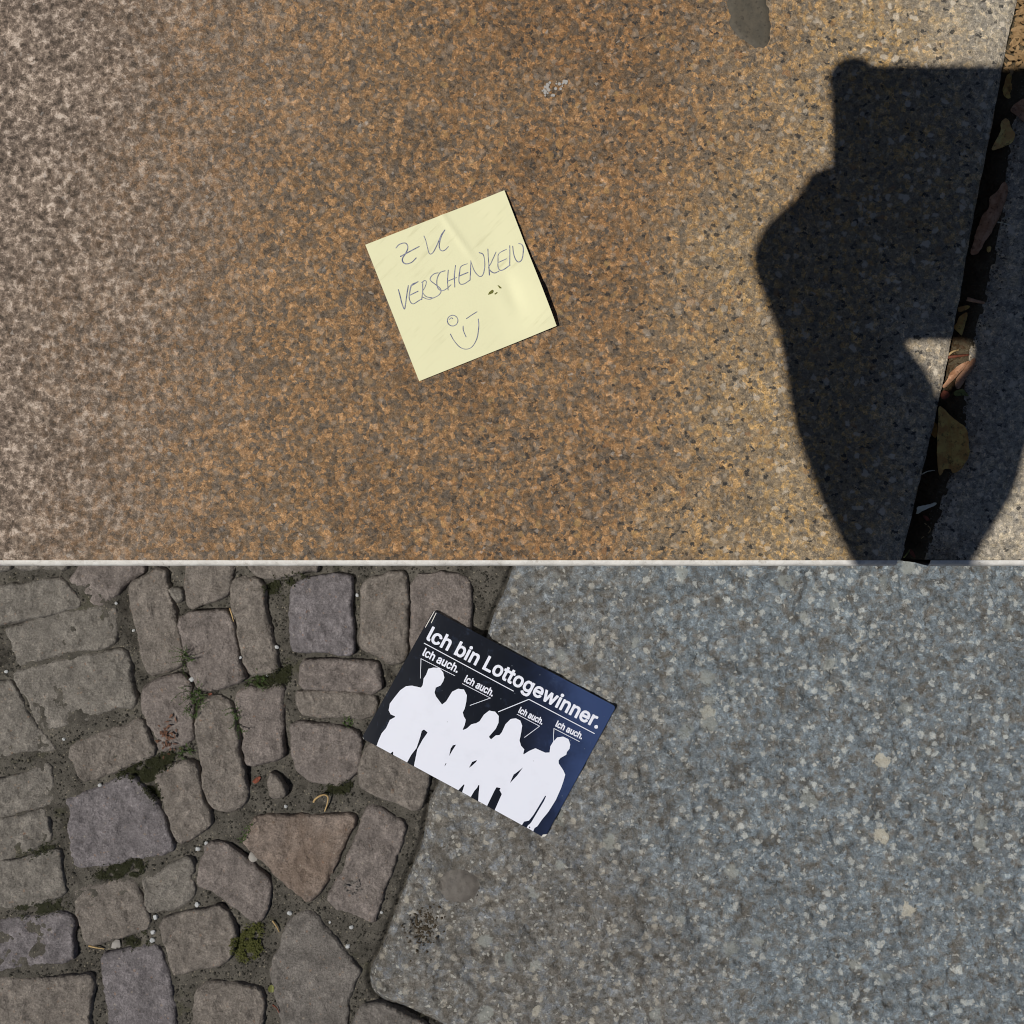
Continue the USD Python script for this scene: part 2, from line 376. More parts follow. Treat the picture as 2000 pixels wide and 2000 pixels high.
def card_navy():
    L = Look('card_navy'); p = L.pos()
    xn = L.n('separate_xyz', 'x', vector=p).split('.')[0]
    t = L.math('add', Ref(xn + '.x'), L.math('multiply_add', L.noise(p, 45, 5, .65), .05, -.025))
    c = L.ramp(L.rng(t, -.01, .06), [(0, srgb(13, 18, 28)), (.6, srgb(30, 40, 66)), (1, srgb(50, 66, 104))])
    rub = L.rng(L.noise(p, 85, 6, .72), .56, .72)
    c = L.mix(L.math('multiply', rub, .22), c, srgb(70, 84, 112))
    sc = L.rng(L.noise(L.n('mapping', 'vector', vector=p, rotation=(0, 0, .5), scale=(900, 60, 60)), 1.0, 4, .7), .66, .74)
    c = L.mix(L.math('multiply', sc, .45), c, srgb(96, 112, 140))
    sp = L.math('multiply', L.rng(L.chan(L.vor(p, 500)), .97, .99), L.rng(L.vor(p, 500, 'distance'), .25, .12))
    c = L.mix(L.math('multiply', sp, .5), c, srgb(120, 130, 140))
    L.done(c, .24, bump=L.noise(p, 260, 4, .6), bstr=.08, bdist=.0005, spec=.35)
card_navy()
def card_white():
    L = Look('card_white'); p = L.pos()
    c = L.mix(L.math('multiply', L.rng(L.noise(p, 60, 5, .65), .5, .72), .12), srgb(221, 224, 236), srgb(186, 188, 196))
    c = L.mix(L.math('multiply', L.math('multiply', L.rng(L.chan(L.vor(p, 260)), .93, .95), L.rng(L.vor(p, 260, 'distance'), .16, .08)), .5), c, srgb(140, 140, 142))
    L.done(c, .5, bump=L.noise(p, 200, 3), bstr=.06, bdist=.0004, spec=.3)
card_white()
plain('card_core', srgb(206, 204, 198))
def ink():
    L = Look('pen_ink'); p = L.pos()
    c = L.mix(L.rng(L.noise(p, 500, 3, .6), .4, .65), srgb(104, 108, 134), srgb(152, 154, 164))
    L.done(c, .6)
ink()

def leafmat(name, a, b, spot):
    L = Look(name); p = L.pos()
    c = L.mix(L.rng(L.noise(p, 170, 5, .7), .38, .62), a, b)
    c = L.mix(L.math('multiply', L.rng(L.noise(p, 420, 4, .65), .54, .66), .75), c, spot)
    L.done(c, .65, bump=L.noise(p, 400, 4), bstr=.3, bdist=.0008)
leafmat('leaf_ochre', srgb(214, 186, 112), srgb(196, 148, 88), srgb(120, 90, 50))
leafmat('leaf_brown', srgb(192, 148, 116), srgb(160, 114, 82), srgb(98, 66, 46))
leafmat('leaf_olive', srgb(202, 170, 94), srgb(176, 128, 70), srgb(96, 84, 46))
leafmat('leaf_red', srgb(132, 74, 56), srgb(104, 60, 42), srgb(70, 40, 30))
leafmat('leaf_green', srgb(128, 132, 74), srgb(110, 112, 60), srgb(70, 72, 40))
leafmat('petal_pale', srgb(214, 208, 180), srgb(226, 222, 206), srgb(190, 176, 140))
leafmat('straw', srgb(184, 158, 112), srgb(160, 134, 92), srgb(120, 96, 60))
leafmat('dead_bud', srgb(86, 58, 44), srgb(112, 80, 62), srgb(52, 36, 28))
leafmat('gum_upper', srgb(90, 83, 71), srgb(80, 75, 65), srgb(64, 59, 51))
leafmat('gum_lower', srgb(98, 93, 87), srgb(90, 85, 80), srgb(74, 70, 66))
plain('chalk', srgb(166, 162, 156))
plain('grass_green', srgb(104, 104, 44))
plain('white_stone', srgb(168, 170, 170), .6)
plain('grey_stone', srgb(146, 142, 136), .7)

def island(name, stops, rough=.7, transl=False):
    L = Look(name)
    r = L.n('geometry', 'random_per_island')
    c = L.ramp(r, stops)
    L.done(c, rough, spec=.2)
island('grit_mix', [(0, srgb(50, 48, 42)), (.3, srgb(92, 86, 76)), (.6, srgb(124, 116, 102)), (.75, srgb(128, 94, 66)), (.9, srgb(160, 150, 134)), (1, srgb(206, 204, 198))])
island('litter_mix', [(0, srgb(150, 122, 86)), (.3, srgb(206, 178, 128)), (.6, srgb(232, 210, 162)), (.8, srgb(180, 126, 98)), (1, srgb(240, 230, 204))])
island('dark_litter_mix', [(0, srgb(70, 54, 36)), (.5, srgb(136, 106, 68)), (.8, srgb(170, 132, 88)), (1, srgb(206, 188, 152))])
island('pit_mix', [(0, srgb(66, 58, 46)), (.3, srgb(104, 94, 76)), (.6, srgb(146, 130, 98)), (.85, srgb(180, 158, 112)), (1, srgb(190, 184, 168))])
island('gap_dirt_mix', [(0, srgb(104, 94, 78)), (.6, srgb(136, 124, 104)), (1, srgb(166, 152, 130))])
island('moss_dark', [(0, srgb(36, 38, 14)), (.6, srgb(58, 58, 20)), (1, srgb(80, 78, 34))])
island('moss_gold', [(0, srgb(76, 78, 38)), (.3, srgb(116, 112, 58)), (.65, srgb(168, 142, 82)), (1, srgb(196, 168, 114))])
island('weed_green', [(0, srgb(58, 76, 34)), (.6, srgb(88, 104, 48)), (1, srgb(128, 118, 66))])

plain('skin', srgb(205, 160, 130), .5)
plain('sleeve_cloth', srgb(46, 50, 60), .9)
plain('phone_black', srgb(18, 18, 20), .25)
plain('phone_glass', srgb(8, 8, 10), .1)

# ------------------------------------------------------------------ far ground
gs = 400.0
obj('ground', (np.array([[-gs, -gs, -.06], [gs, -gs, -.06], [gs, gs, -.06], [-gs, gs, -.06]]), np.array([[0, 1, 2], [0, 2, 3]])), 'ground_soil',
    label='bare earth below and around the paving', cat='ground', kind='structure')

# ------------------------------------------------------------------ upper granite ledge
SEAM = U(0, 1106, ZU)[1]
upper = xf('granite_ledge', 'raised granite ledge of rust stained slabs, sunlit above the cobbles', 'ledge', kind='structure')
CH = 0.0031
def slab_z(seed, amp=.0005):
    def f(xy, d):
        z = ZU + amp * 2 * (fbm(p3(xy * 60), 4, seed) - .5) + .0006 * 2 * (fbm(p3(xy * 260), 3, seed + 3) - .5)
        return z - .0016 * (1 - smoothstep(d / .0035))
    return f
edge = [(1991, -40), (1989, 0), (1975, 60), (1962, 130), (1947, 205), (1930, 290), (1915, 370), (1899, 450), (1880, 560), (1856, 690), (1830, 810), (1812, 890), (1795, 960), (1777, 1030), (1762, 1094)]
e = pts(P2, edge, ZU)
e = spline(e, 6); e[:, 0] += .0009 * (fbm(p3(e * 110), 3, 4) - .5) * 2
x_end = float(np.interp(SEAM + CH, e[::-1, 1], e[::-1, 0]))
main = Polygon([(-.42, SEAM + CH)] + [(x_end, SEAM + CH)] + [tuple(q) for q in e[::-1] if q[1] > SEAM + CH] + [(e[0][0] + .01, .42), (-.42, .42)])
def main_z(xy, d):
    z = slab_z(11)(xy, np.where(xy[:, 1] < SEAM + CH + .006, 1.0, d))
    return z
obj('granite_slab', patch(main, .0021, main_z, None, 1), 'granite_upper', upper, smooth=True)
# its right flank inside the gap, and its ground front edge
flank = [tuple(q) for q in e if q[1] > SEAM + CH]
fv, ff = [], []
for i, q in enumerate(flank):
    fv += [(q[0], q[1], ZU - .0016), (q[0] + .0012, q[1], ZU - .005), (q[0] - .002, q[1], -.05)]
    if i:
        a = 3 * (i - 1); ff += [[a, a + 1, a + 4], [a, a + 4, a + 3], [a + 1, a + 2, a + 5], [a + 1, a + 5, a + 4]]
obj('slab_flank', (np.array(fv), np.array(ff)), 'granite_upper', upper, smooth=30)
def arris(x0, x1, seed):
    xs = np.arange(x0, x1, .002); v, f = [], []
    for i, x in enumerate(xs):
        k = .0005 * (fbm(np.array([[x * 120, 1.0, seed]]), 3, seed)[0] - .5) * 2
        zt = main_z(np.array([[x, SEAM + CH]]), np.array([1.0]))[0]
        v += [(x, SEAM + CH, zt), (x, SEAM + CH * .45 + k, ZU - .0007), (x, SEAM + k * .3, ZU - CH), (x, SEAM + .001, ZU - .02), (x, SEAM + .001, -.05)]
        if i:
            a = 5 * (i - 1)
            for r in range(4): ff_ = [a + r, a + r + 1, a + r + 6]; f += [ff_, [a + r, a + r + 6, a + r + 5]]
    return np.array(v), np.array(f)
obj('front_edge', arris(-.42, x_end, 5), 'granite_pale', upper, label='pale ground front edge of the ledge slab', smooth=40)
# neighbour slab right of the gap
ne = pts(P2, [(2040, -40), (2035, 40), (2020, 130), (1996, 200), (1984, 260), (1975, 370), (1962, 450), (1948, 520), (1930, 590), (1912, 650), (1900, 720), (1893, 810), (1890, 890), (1868, 930), (1850, 975), (1838, 1020), (1826, 1062), (1818, 1094)], ZU)
ne = spline(ne, 4); ne[:, 0] += .0007 * (fbm(p3(ne * 70), 2, 14) - .5) * 2
xn_end = float(np.interp(SEAM + CH, ne[::-1, 1], ne[::-1, 0]))
nb = Polygon([(xn_end, SEAM + CH), (.6, SEAM + CH), (.6, .42)] + [(ne[0][0] + .01, .42)] + [tuple(q) for q in ne if q[1] > SEAM + CH])
def nb_z(xy, d):
    z = slab_z(21)(xy, np.ones(len(d)))
    return z - .0055 * (1 - smoothstep(d / .016)) * np.where(xy[:, 1] > SEAM + .012, 1, smoothstep((xy[:, 0] - xn_end) / .013 + .0) * 0 + np.where(xy[:, 0] < xn_end + .013, 1, 0)) - .001
obj('granite_slab', patch(nb, .0026, nb_z, -.05, 2), 'granite_upper', upper, smooth=50)
obj('front_edge', arris(xn_end, .6, 8), 'granite_pale', upper, smooth=40)
# earth in the gap
gap = Polygon([(x_end - .004, SEAM + .003), (xn_end + .0015, SEAM + .003)] + [(q[0] + .0015, q[1]) for q in ne[::-1] if q[1] > SEAM + .004] + [(ne[0][0] + .012, .42), (e[0][0] - .004, .42)] + [(q[0] - .004, q[1]) for q in e if q[1] > SEAM + .004])
tre = cKDTree(ne)
def gap_z(xy, d):
    dn = tre.query(xy)[0]
    sun_end = smoothstep((xy[:, 1] - .20) / .03)
    return ZU - .0125 + .0062 * (1 - smoothstep(dn / .012)) + .006 * sun_end + .0034 * (fbm(p3(xy * 190), 4, 33) - .5)
obj('gap_soil', patch(gap.buffer(0), .0016, gap_z, None, 3), 'gap_soil', upper, smooth=True)
obj('gap_end', (np.array([[x_end - .004, SEAM + .003, -.05], [xn_end + .012, SEAM + .003, -.05], [xn_end + .012, SEAM + .003, ZU - .008], [x_end - .004, SEAM + .003, ZU - .011]]), np.array([[0, 1, 2], [0, 2, 3]])), 'gap_soil', upper)

# ------------------------------------------------------------------ lower cobbled pavement
cob = xf('cobbled_pavement', 'worn brown porphyry cobbles with mossy joints', 'pavement', kind='structure')
STONES = [
 (Z5, 'grey', [(-300,-150),(60,-150),(75,28),(40,48),(-300,90)]),
 (Z5, 'grey', [(100,-150),(480,-150),(500,25),(440,50),(300,40),(180,55),(110,25)]),
 (Z5, 'grey', [(-300,235),(0,188),(430,112),(490,150),(600,290),(600,330),(480,362),(200,430),(0,462),(-300,500)]),
 (Z5, 'mauve', [(505,135),(560,85),(640,-80),(1000,-80),(1080,25),(1060,70),(930,150),(870,220),(780,310),(720,315),(660,260),(600,200)]),
 (Z5, 'brown', [(960,200),(965,160),(1040,125),(1180,42),(1238,45),(1252,130),(1280,260),(1325,400),(1355,560),(1375,740),(1300,800),(1150,848),(1100,830),(1062,740),(1052,600),(1005,430),(968,290)]),
 (Z5, 'brown', [(1405,-80),(1765,-80),(1758,80),(1728,200),(1680,248),(1560,300),(1430,348),(1392,280),(1392,180),(1405,60)]),
 (Z5, 'grey', [(1280,200),(1370,195),(1375,260),(1330,295),(1295,250)]),
 (Z5, 'grey', [(30,510),(70,490),(250,425),(480,370),(700,335),(860,335),(880,400),(880,540),(870,580),(820,630),(600,660),(400,700),(200,758),(130,768),(100,650),(60,580)]),
 (Z5, 'grey', [(95,830),(250,790),(500,722),(750,682),(945,645),(970,760),(980,900),(1020,1060),(1000,1100),(870,1080),(720,1160),(600,1208),(460,1238),(330,1278),(262,1180),(205,1040),(125,920)]),
 (Z5, 'grey', [(-300,900),(0,910),(70,892),(135,960),(190,1080),(250,1200),(320,1295),(405,1380),(400,1410),(310,1425),(150,1420),(0,1470),(-300,1490)]),
 (Z5, 'brown', [(508,1440),(562,1360),(750,1280),(950,1230),(1062,1168),(1098,1260),(1175,1430),(1100,1478),(900,1558),(730,1620),(615,1648),(562,1540)]),
 (Z5, 'mauve', [(1335,430),(1450,378),(1580,372),(1720,358),(1740,450),(1785,640),(1825,800),(1842,880),(1700,928),(1600,958),(1490,953),(1442,850),(1392,640)]),
 (Z5, 'mauve', [(1062,1020),(1082,940),(1170,892),(1300,852),(1358,842),(1400,890),(1440,960),(1440,1090),(1450,1230),(1468,1310),(1440,1348),(1330,1388),(1200,1438),(1142,1270),(1078,1150)]),
 (Z5, 'brown', [(1478,1240),(1492,1130),(1532,1042),(1640,1002),(1700,1032),(1758,1100),(1778,1240),(1798,1420),(1838,1600),(1868,1760),(1838,1830),(1740,1883),(1650,1868),(1570,1820),(1537,1740),(1522,1560),(1502,1400)]),
 (Z5, 'grey', [(-300,1710),(0,1637),(150,1602),(320,1517),(378,1522),(398,1650),(438,1780),(340,1838),(150,1878),(0,1926),(-300,1955)]),
 (Z7, 'purple', [(502,255),(560,212),(700,162),(880,92),(960,58),(1008,68),(1058,130),(1165,240),(1225,370),(1285,520),(1315,618),(1200,668),(1000,690),(780,738),(580,753),(532,720),(522,560),(507,480),(530,380),(525,300)]),
 (Z7, 'grey', [(-300,410),(0,393),(200,348),(338,308),(358,400),(398,540),(280,608),(130,676),(0,698),(-300,735)]),
 (Z7, 'grey', [(-300,745),(0,718),(200,688),(438,612),(458,700),(468,860),(498,950),(400,988),(200,1038),(70,1062),(0,1048),(-300,1060)]),
 (Z7, 'brown', [(1163,40),(1222,12),(1420,-58),(1478,-28),(1498,80),(1528,220),(1578,350),(1578,440),(1480,508),(1342,588),(1303,470),(1263,330),(1203,200),(1168,110)]),
 (Z7, 'brown', [(548,900),(700,882),(900,852),(1008,843),(1048,930),(1085,1060),(1125,1170),(1098,1220),(900,1278),(700,1348),(642,1328),(602,1200),(562,1070)]),
 (Z7, 'grey', [(1065,840),(1200,792),(1320,732),(1400,683),(1448,703),(1453,790),(1402,820),(1450,880),(1458,950),(1430,1008),(1360,1068),(1200,1083),(1113,1088),(1093,980)]),
 (Z7, 'mauve', [(1503,740),(1542,592),(1600,563),(1700,572),(1800,652),(1900,742),(2008,830),(2038,920),(1988,1148),(1920,1158),(1800,1088),(1700,1008),(1600,938),(1493,900)]),
 (Z7, 'brown', [(1218,1150),(1350,1112),(1500,1082),(1640,1053),(1700,1092),(1768,1190),(1778,1280),(1748,1400),(1680,1488),(1550,1508),(1322,1578),(1283,1500),(1243,1320)]),
 (Z7, 'purple', [(-300,1205),(0,1152),(250,1122),(478,1102),(536,1140),(536,1260),(555,1440),(470,1478),(300,1498),(0,1528),(-300,1548)]),
 (Z7, 'purple', [(758,1430),(900,1392),(1050,1362),(1188,1352),(1228,1450),(1278,1620),(1308,1800),(1328,2150),(822,2150),(802,1830),(773,1600)]),
 (Z7, 'brown', [(-300,1605),(0,1592),(300,1602),(600,1582),(678,1572),(706,1620),(688,1780),(658,2150),(-300,2150)]),
 (Z7, 'brown', [(1473,1700),(1562,1622),(1750,1632),(1900,1662),(1978,1682),(1988,1850),(1958,2150),(1442,2150),(1453,1900)]),
 (Z6, 'brown', [(335,-80),(855,-80),(848,60),(780,50),(700,72),(620,98),(480,113),(382,80),(338,40)]),
 (Z6, 'brown', [(188,170),(232,122),(310,108),(398,118),(438,180),(448,320),(488,480),(518,640),(556,790),(518,828),(380,848),(332,830),(273,720),(243,520),(203,330)]),
 (Z6, 'purple', [(652,180),(760,122),(900,102),(1088,88),(1112,180),(1098,350),(1108,600),(1112,680),(1040,688),(880,658),(720,662),(662,650),(642,500),(642,330)]),
 (Z6, 'brown', [(1188,160),(1242,122),(1330,112),(1400,68),(1518,68),(1528,250),(1518,450),(1532,660),(1478,748),(1380,753),(1282,688),(1168,630),(1193,480),(1173,330)]),
 (Z6, 'mauve', [(1556,100),(1800,82),(1950,100),(2010,180),(2000,400),(1980,600),(1850,800),(1580,780),(1552,450)]),
 (Z6, 'mauve', [(718,780),(762,737),(900,732),(1100,732),(1288,752),(1322,800),(1322,976),(1100,966),(900,951),(718,951)]),
 (Z6, 'brown', [(683,982),(760,974),(900,969),(1100,989),(1288,1002),(1298,1080),(1258,1148),(1180,1178),(1000,1163),(820,1163),(712,1138),(693,1070)]),
 (Z6, 'mauve', [(223,990),(320,942),(420,967),(520,937),(598,932),(588,1100),(578,1300),(598,1450),(540,1478),(380,1528),(312,1528),(283,1400),(263,1200)]),
 (Z6, 'mauve', [(653,1240),(712,1197),(850,1222),(1000,1232),(1090,1267),(1168,1292),(1178,1400),(1158,1580),(1050,1658),(980,1688),(850,1668),(722,1610),(663,1500),(648,1360)]),
 (Z6, 'brown', [(1172,1500),(1232,1380),(1300,1350),(1500,1440),(1690,1560),(1675,1700),(1638,1848),(1560,1858),(1400,1788),(1252,1728),(1163,1678)]),
 (Z6, 'brown', [(478,1650),(492,1592),(528,1612),(598,1700),(608,1758),(490,1778),(472,1700)]),
 (Z8, 'red', [(288,560),(332,470),(392,372),(500,362),(700,372),(900,372),(1128,353),(1136,400),(1058,560),(988,700),(928,830),(858,960),(788,1008),(740,988),(602,880),(453,730),(353,640)]),
 (Z8, 'mauve', [(1218,310),(1262,287),(1340,312),(1400,362),(1518,432),(1498,540),(1438,690),(1378,850),(1338,980),(1288,1150),(1240,1168),(1120,1108),(962,1060),(922,1000),(993,860),(1063,720),(1123,580),(1173,440)]),
 (Z8, 'dark', [(643,1150),(762,1092),(828,1112),(898,1200),(998,1320),(1078,1420),(1168,1530),(1138,1620),(1088,1750),(1068,1900),(1048,2150),(622,2150),(563,1900),(523,1700),(488,1500),(563,1350)]),
 (Z8, 'dark', [(1133,1900),(1200,1802),(1300,1782),(1480,1852),(1690,1962),(1750,2150),(1110,2150)]),
]
stone_polys, stone_fun = [], []
for i, (c, tone, seq) in enumerate(STONES):
    p0 = chaikin(poly(c, seq, 0.0), 1)
    p0 = ragged(p0.buffer(.0016, join_style=2), .0016, 130, 40 + i, .0016); p0 = ragged(p0, .0006, 480, 140 + i, .0009)
    rr = random.Random(900 + i)
    tx, ty, top = rr.uniform(-.02, .02), rr.uniform(-.02, .02), rr.uniform(-.0012, .0012)
    cx, cy = p0.centroid.coords[0]
    wear = rr.uniform(.0014, .0030); drop = rr.uniform(.0018, .0032)
    def zf(xy, d, i=i, tx=tx, ty=ty, top=top, cx=cx, cy=cy, wear=wear, drop=drop):
        w = wear * (.15 + 4.2 * np.clip(fbm(p3(xy * 85), 3, 300 + i) - .28, 0, 1) ** 1.5)
        facet = np.abs(fbm(p3(xy * 62), 4, 500 + i) - .5) * 2
        z = top + tx * (xy[:, 0] - cx) + ty * (xy[:, 1] - cy) - drop * (1 - smoothstep(d / w)) ** 1.3
        rel = .0034 * (fbm(p3(xy * 34), 4, 700 + i) - .5) - .0032 * facet + .0030 * (fbm(p3(xy * 130), 3, 800 + i) - .5) + .0012 * (fbm(p3(xy * 420), 2, 900 + i) - .5)
        return np.maximum(np.minimum(z + rel, .0020), np.where(d > .0022, -.0016, -1.0))
    stone_polys.append(p0); stone_fun.append(zf)
    obj('cobble', patch(p0, .0014, zf, -.03, i), 'cobble_' + tone, cob, smooth=60)

# big lower slab
lower_edge = [(1010,1080),(1002,1111),(985,1155),(965,1200),(935,1290),(905,1380),(878,1460),(852,1540),(838,1572),(826,1640),(812,1680),(797,1715),(780,1760),(761,1812),(748,1848),(736,1872),(723,1898),(722,1922),(732,1944),(756,1960),(785,1969),(808,1978),(835,1990),(866,2004),(920,2030),(990,2060)]
le = spline(pts(P2, lower_edge, 0), 4)
LX, LY = .50, -.008
slab = Polygon([tuple(q) for q in le] + [(LX, -.44), (LX, LY)])
slab = Polygon([(x, min(y, LY)) for x, y in slab.exterior.coords]).buffer(0)
slab = ragged(slab, .0007, 140, 77, .003)
PITS = [(A(800, 1750), .0125, .0028), (A(1115, 1225), .010, .0016), (A(1330, 1235), .011, .0020), (A(1240, 1300), .008, .0016), (A(1085, 1190), .014, .0014), (A(940, 1800), .006, .0018),
        (A(1330, 1780), .012, .0012), (A(1500, 1250), .008, .0014), (A(1690, 1100), .009, .0014), (A(1520, 1560), .010, .0010), (A(1760, 1850), .010, .0012), (A(1230, 1480), .008, .0014)]
pit_xy = [(U(*q, 0), r, dp) for q, r, dp in PITS]
def low_z(xy, d):
    z = .0003 + .0018 * (fbm(p3(xy * 22), 4, 61) - .5) + .0014 * (fbm(p3(xy * 85), 4, 62) - .5) + .0012 * (fbm(p3(xy * 330), 3, 63) - .5)
    chips = fbm(p3(xy * 60), 3, 64); z = z - .0018 * smoothstep((chips - .58) / .06)
    wob = fbm(p3(xy * 130), 3, 65)
    for q, r, dp in pit_xy:
        rad = np.linalg.norm(xy - q, axis=1) * (.55 + .9 * wob)
        z = z - dp * (1 - smoothstep((rad - r * .55) / (r * .45)))
    return z - .0045 * (1 - smoothstep(d / .006)) ** 1.4
obj('granite_slab', patch(slab, .0017, low_z, -.03, 70), 'granite_lower', cob, smooth=60, label='large speckled grey granite slab beside the cobbles')

# joints
joint = box(-.55, -.44, .02, -.008).union(box(.02, -.44, .05, -.2))
taken = unary_union([q.buffer(.0001) for q in stone_polys])
TLE = cKDTree(densify(slab, .001))
def joint_z(xy, d):
    px = xy[:, 0] / .368e-3 + 1000
    fill = smoothstep((520 - px) / 420)
    n = fbm(p3(xy * 26), 3, 81)
    dl = TLE.query(xy)[0]
    z = -.0040 * (1 - smoothstep((dl - .0010) / .0030)) - .0040 + .0026 * fill * smoothstep((n - .35) / .25) - .0030 * smoothstep((.41 - n) / .14)
    return z + .0022 * (fbm(p3(xy * 160), 4, 82) - .5) + .0013 * (fbm(p3(xy * 520), 2, 83) - .5)
obj('joint_soil', patch(joint, .0018, joint_z, None, 5), 'joint_soil', cob, smooth=True)

def on_lower(xy):
    """Height of the uppermost surface of the lower pavement."""
    xy = np.atleast_2d(xy); z = joint_z(xy, np.ones(len(xy)))
    for q, f in list(zip(stone_polys, stone_fun)) + [(slab, low_z)]:
        m = shapely.contains_xy(q, xy[:, 0], xy[:, 1])
        if m.any():
            d = shapely.distance(shapely.points(xy[m]), q.exterior)
            z[m] = np.maximum(z[m], f(xy[m], d))
    return z

# ------------------------------------------------------------------ sticky note
NC = pts(Z3, [(150, 612), (1340, 150), (1785, 1312), (612, 1780)], ZU)     # top left, top right, bottom right, bottom left
eu = (NC[1] - NC[0]); ev = (NC[3] - NC[0]); nw, nh = np.linalg.norm(eu), np.linalg.norm(ev); eu /= nw; ev /= nh
def note_z(xy):
    q = np.atleast_2d(xy) - NC[0]; u, v = q @ eu / nw, q @ ev / nh
    lift = .0024 * smoothstep((u - .62) / .42) * smoothstep((v - .34) / .4) * (1 - .75 * smoothstep((v - .90) / .12))
    lift = lift + .0009 * smoothstep((u - .75) / .3) + .0005 * smoothstep((v - .5) / .5)
    crease = .0005 * np.exp(-((u - .55 - .25 * v) / .02) ** 2) * smoothstep((.5 - v) / .3)
    dent = .0009 * np.exp(-(((u - .80) / .05) ** 2 + ((v - .68) / .13) ** 2))
    return ZU + .0013 + lift + crease - dent + .0004 * (fbm(p3(xy * 45), 3, 91) - .5)
note = xf('sticky_note', 'square pale yellow sticky note with handwriting and a winking smiley', 'sticky note')
np_ = Polygon(NC)
nv, nf = flat(np_, note_z, .0022)
obj('paper', (nv, nf), 'note_paper', note, smooth=True)
def strokes(seqs, r):
    out = []
    for s in seqs:
        q = spline(pts(Z3, s, ZU), 6)
        pr = .65 + .7 * fbm(p3(q * 180), 2, 12)
        out += [LineString(q[k:k + 2]).buffer(r * pr[k], 3) for k in range(len(q) - 1)]
    return unary_union(out)
WORD1 = [[(412,640),(440,610),(485,597),(508,612),(512,648),(492,690),(470,725),(468,752),(485,772),(512,775),(550,760),(585,725)], [(452,712),(530,670),(610,628)],
         [(652,538),(668,580),(685,650),(695,683),(710,692),(735,670),(770,600),(800,530),(830,487)], [(830,487),(800,540),(783,610),(788,650),(808,665),(835,655),(860,628)]]
WORD2 = [[(432,995),(445,1040),(465,1120),(485,1162),(495,1110),(508,1020),(518,962)],
         [(590,935),(548,955),(532,1005),(525,1060),(535,1100),(560,1118),(600,1095),(632,1075)], [(528,1045),(600,1010)], [(540,965),(600,928)],
         [(640,930),(640,1010),(632,1082)], [(632,935),(658,918),(672,932),(660,975),(640,1015),(670,1055),(720,1065)],
         [(772,852),(740,860),(712,885),(706,915),(740,945),(785,980),(797,1012),(775,1045),(720,1072),(685,1078),(640,1060)],
         [(832,835),(790,850),(765,900),(762,950),(775,990),(810,1005),(850,985),(882,955)],
         [(860,830),(853,910),(858,1000)], [(922,790),(912,870),(915,975)], [(852,925),(930,893)],
         [(1022,775),(968,800),(955,860),(950,920),(965,950),(1000,945),(1045,915)], [(955,880),(1027,850)],
         [(1052,750),(1050,840),(1046,915)], [(1052,755),(1085,840),(1130,885),(1160,860),(1172,780),(1160,700),(1125,680)],
         [(1198,650),(1203,740),(1212,872)], [(1268,675),(1225,770),(1205,805),(1222,838),(1255,855),(1292,840)],
         [(1357,653),(1292,690),(1285,750),(1285,800),(1300,830),(1330,828),(1388,790)], [(1288,765),(1357,735)],
         [(1385,623),(1386,700),(1384,792)], [(1410,628),(1420,700),(1440,750),(1465,765),(1490,740),(1502,660),(1490,617),(1462,605)]]
FACE = [[(897 + 45 * math.cos(a), 1262 + 46 * math.sin(a)) for a in np.linspace(-2.2, 4.4, 18)], [(868,1252),(885,1238),(897,1245)],
        [(1015,1246),(1060,1215),(1105,1187)], [(987,1310),(990,1350),(1012,1402)], [(878,1378),(910,1435),(960,1490),(1015,1507),(1065,1485),(1105,1415),(1120,1320),(1117,1250)]]
up_ = lambda d: (lambda xy: note_z(xy) + d)
obj('handwriting', flat(strokes(WORD1, .00025), up_(.00012), .002), 'pen_ink', note, label='handwritten word ZU')
obj('handwriting', flat(strokes(WORD2, .00023), up_(.00012), .002), 'pen_ink', note, label='handwritten word VERSCHENKEN')
obj('smiley', flat(strokes(FACE, .00022), up_(.00012), .002), 'pen_ink', note, label='winking smiley face drawn in pen')
bits = unary_union([poly(Z3, s, ZU) for s in ([(1198,1042),(1210,1018),(1235,998),(1250,1008),(1240,1028),(1215,1038)], [(1280,960),(1292,962),(1318,985),(1300,988)], [(1252,1035),(1275,1018),(1282,1025),(1262,1040)])])
obj('grass_smear', flat(bits, up_(.0002), .002), 'grass_green', note)

# ------------------------------------------------------------------ postcard
_g = np.stack(np.meshgrid(np.arange(-.115, .075, .003), np.arange(-.225, -.065, .003)), -1).reshape(-1, 2)
_g = _g[shapely.contains_xy(Polygon(pts(Z4, [(575, 110), (1805, 760), (1325, 1647), (90, 972)], 0)), _g[:, 0], _g[:, 1])]
ZC = float(on_lower(_g).max()) + .0012
card = xf('postcard', 'navy blue postcard with white silhouettes of five people, lying across cobbles and slab', 'postcard')
CC = pts(Z4, [(575, 110), (1805, 760), (1325, 1647), (90, 972)], ZC)
cu = CC[1] - CC[0]; cw = np.linalg.norm(cu); cu /= cw; cv = CC[3] - CC[0]; chh = np.linalg.norm(cv); cv /= chh
def card_z(xy):
    q = np.atleast_2d(xy) - CC[0]; u, v = q @ cu / cw, q @ cv / chh
    return ZC - .0006 - .0004 * smoothstep((u - .1) / .5) + .0006 * smoothstep((u - .6) / .4) * (1 - v) - .0004 * np.sin(u * 3.0) * v + .0003 * (fbm(p3(np.atleast_2d(xy) * 40), 2, 97) - .5)
cpoly = Polygon(CC).buffer(-.0022).buffer(.0022, 6)
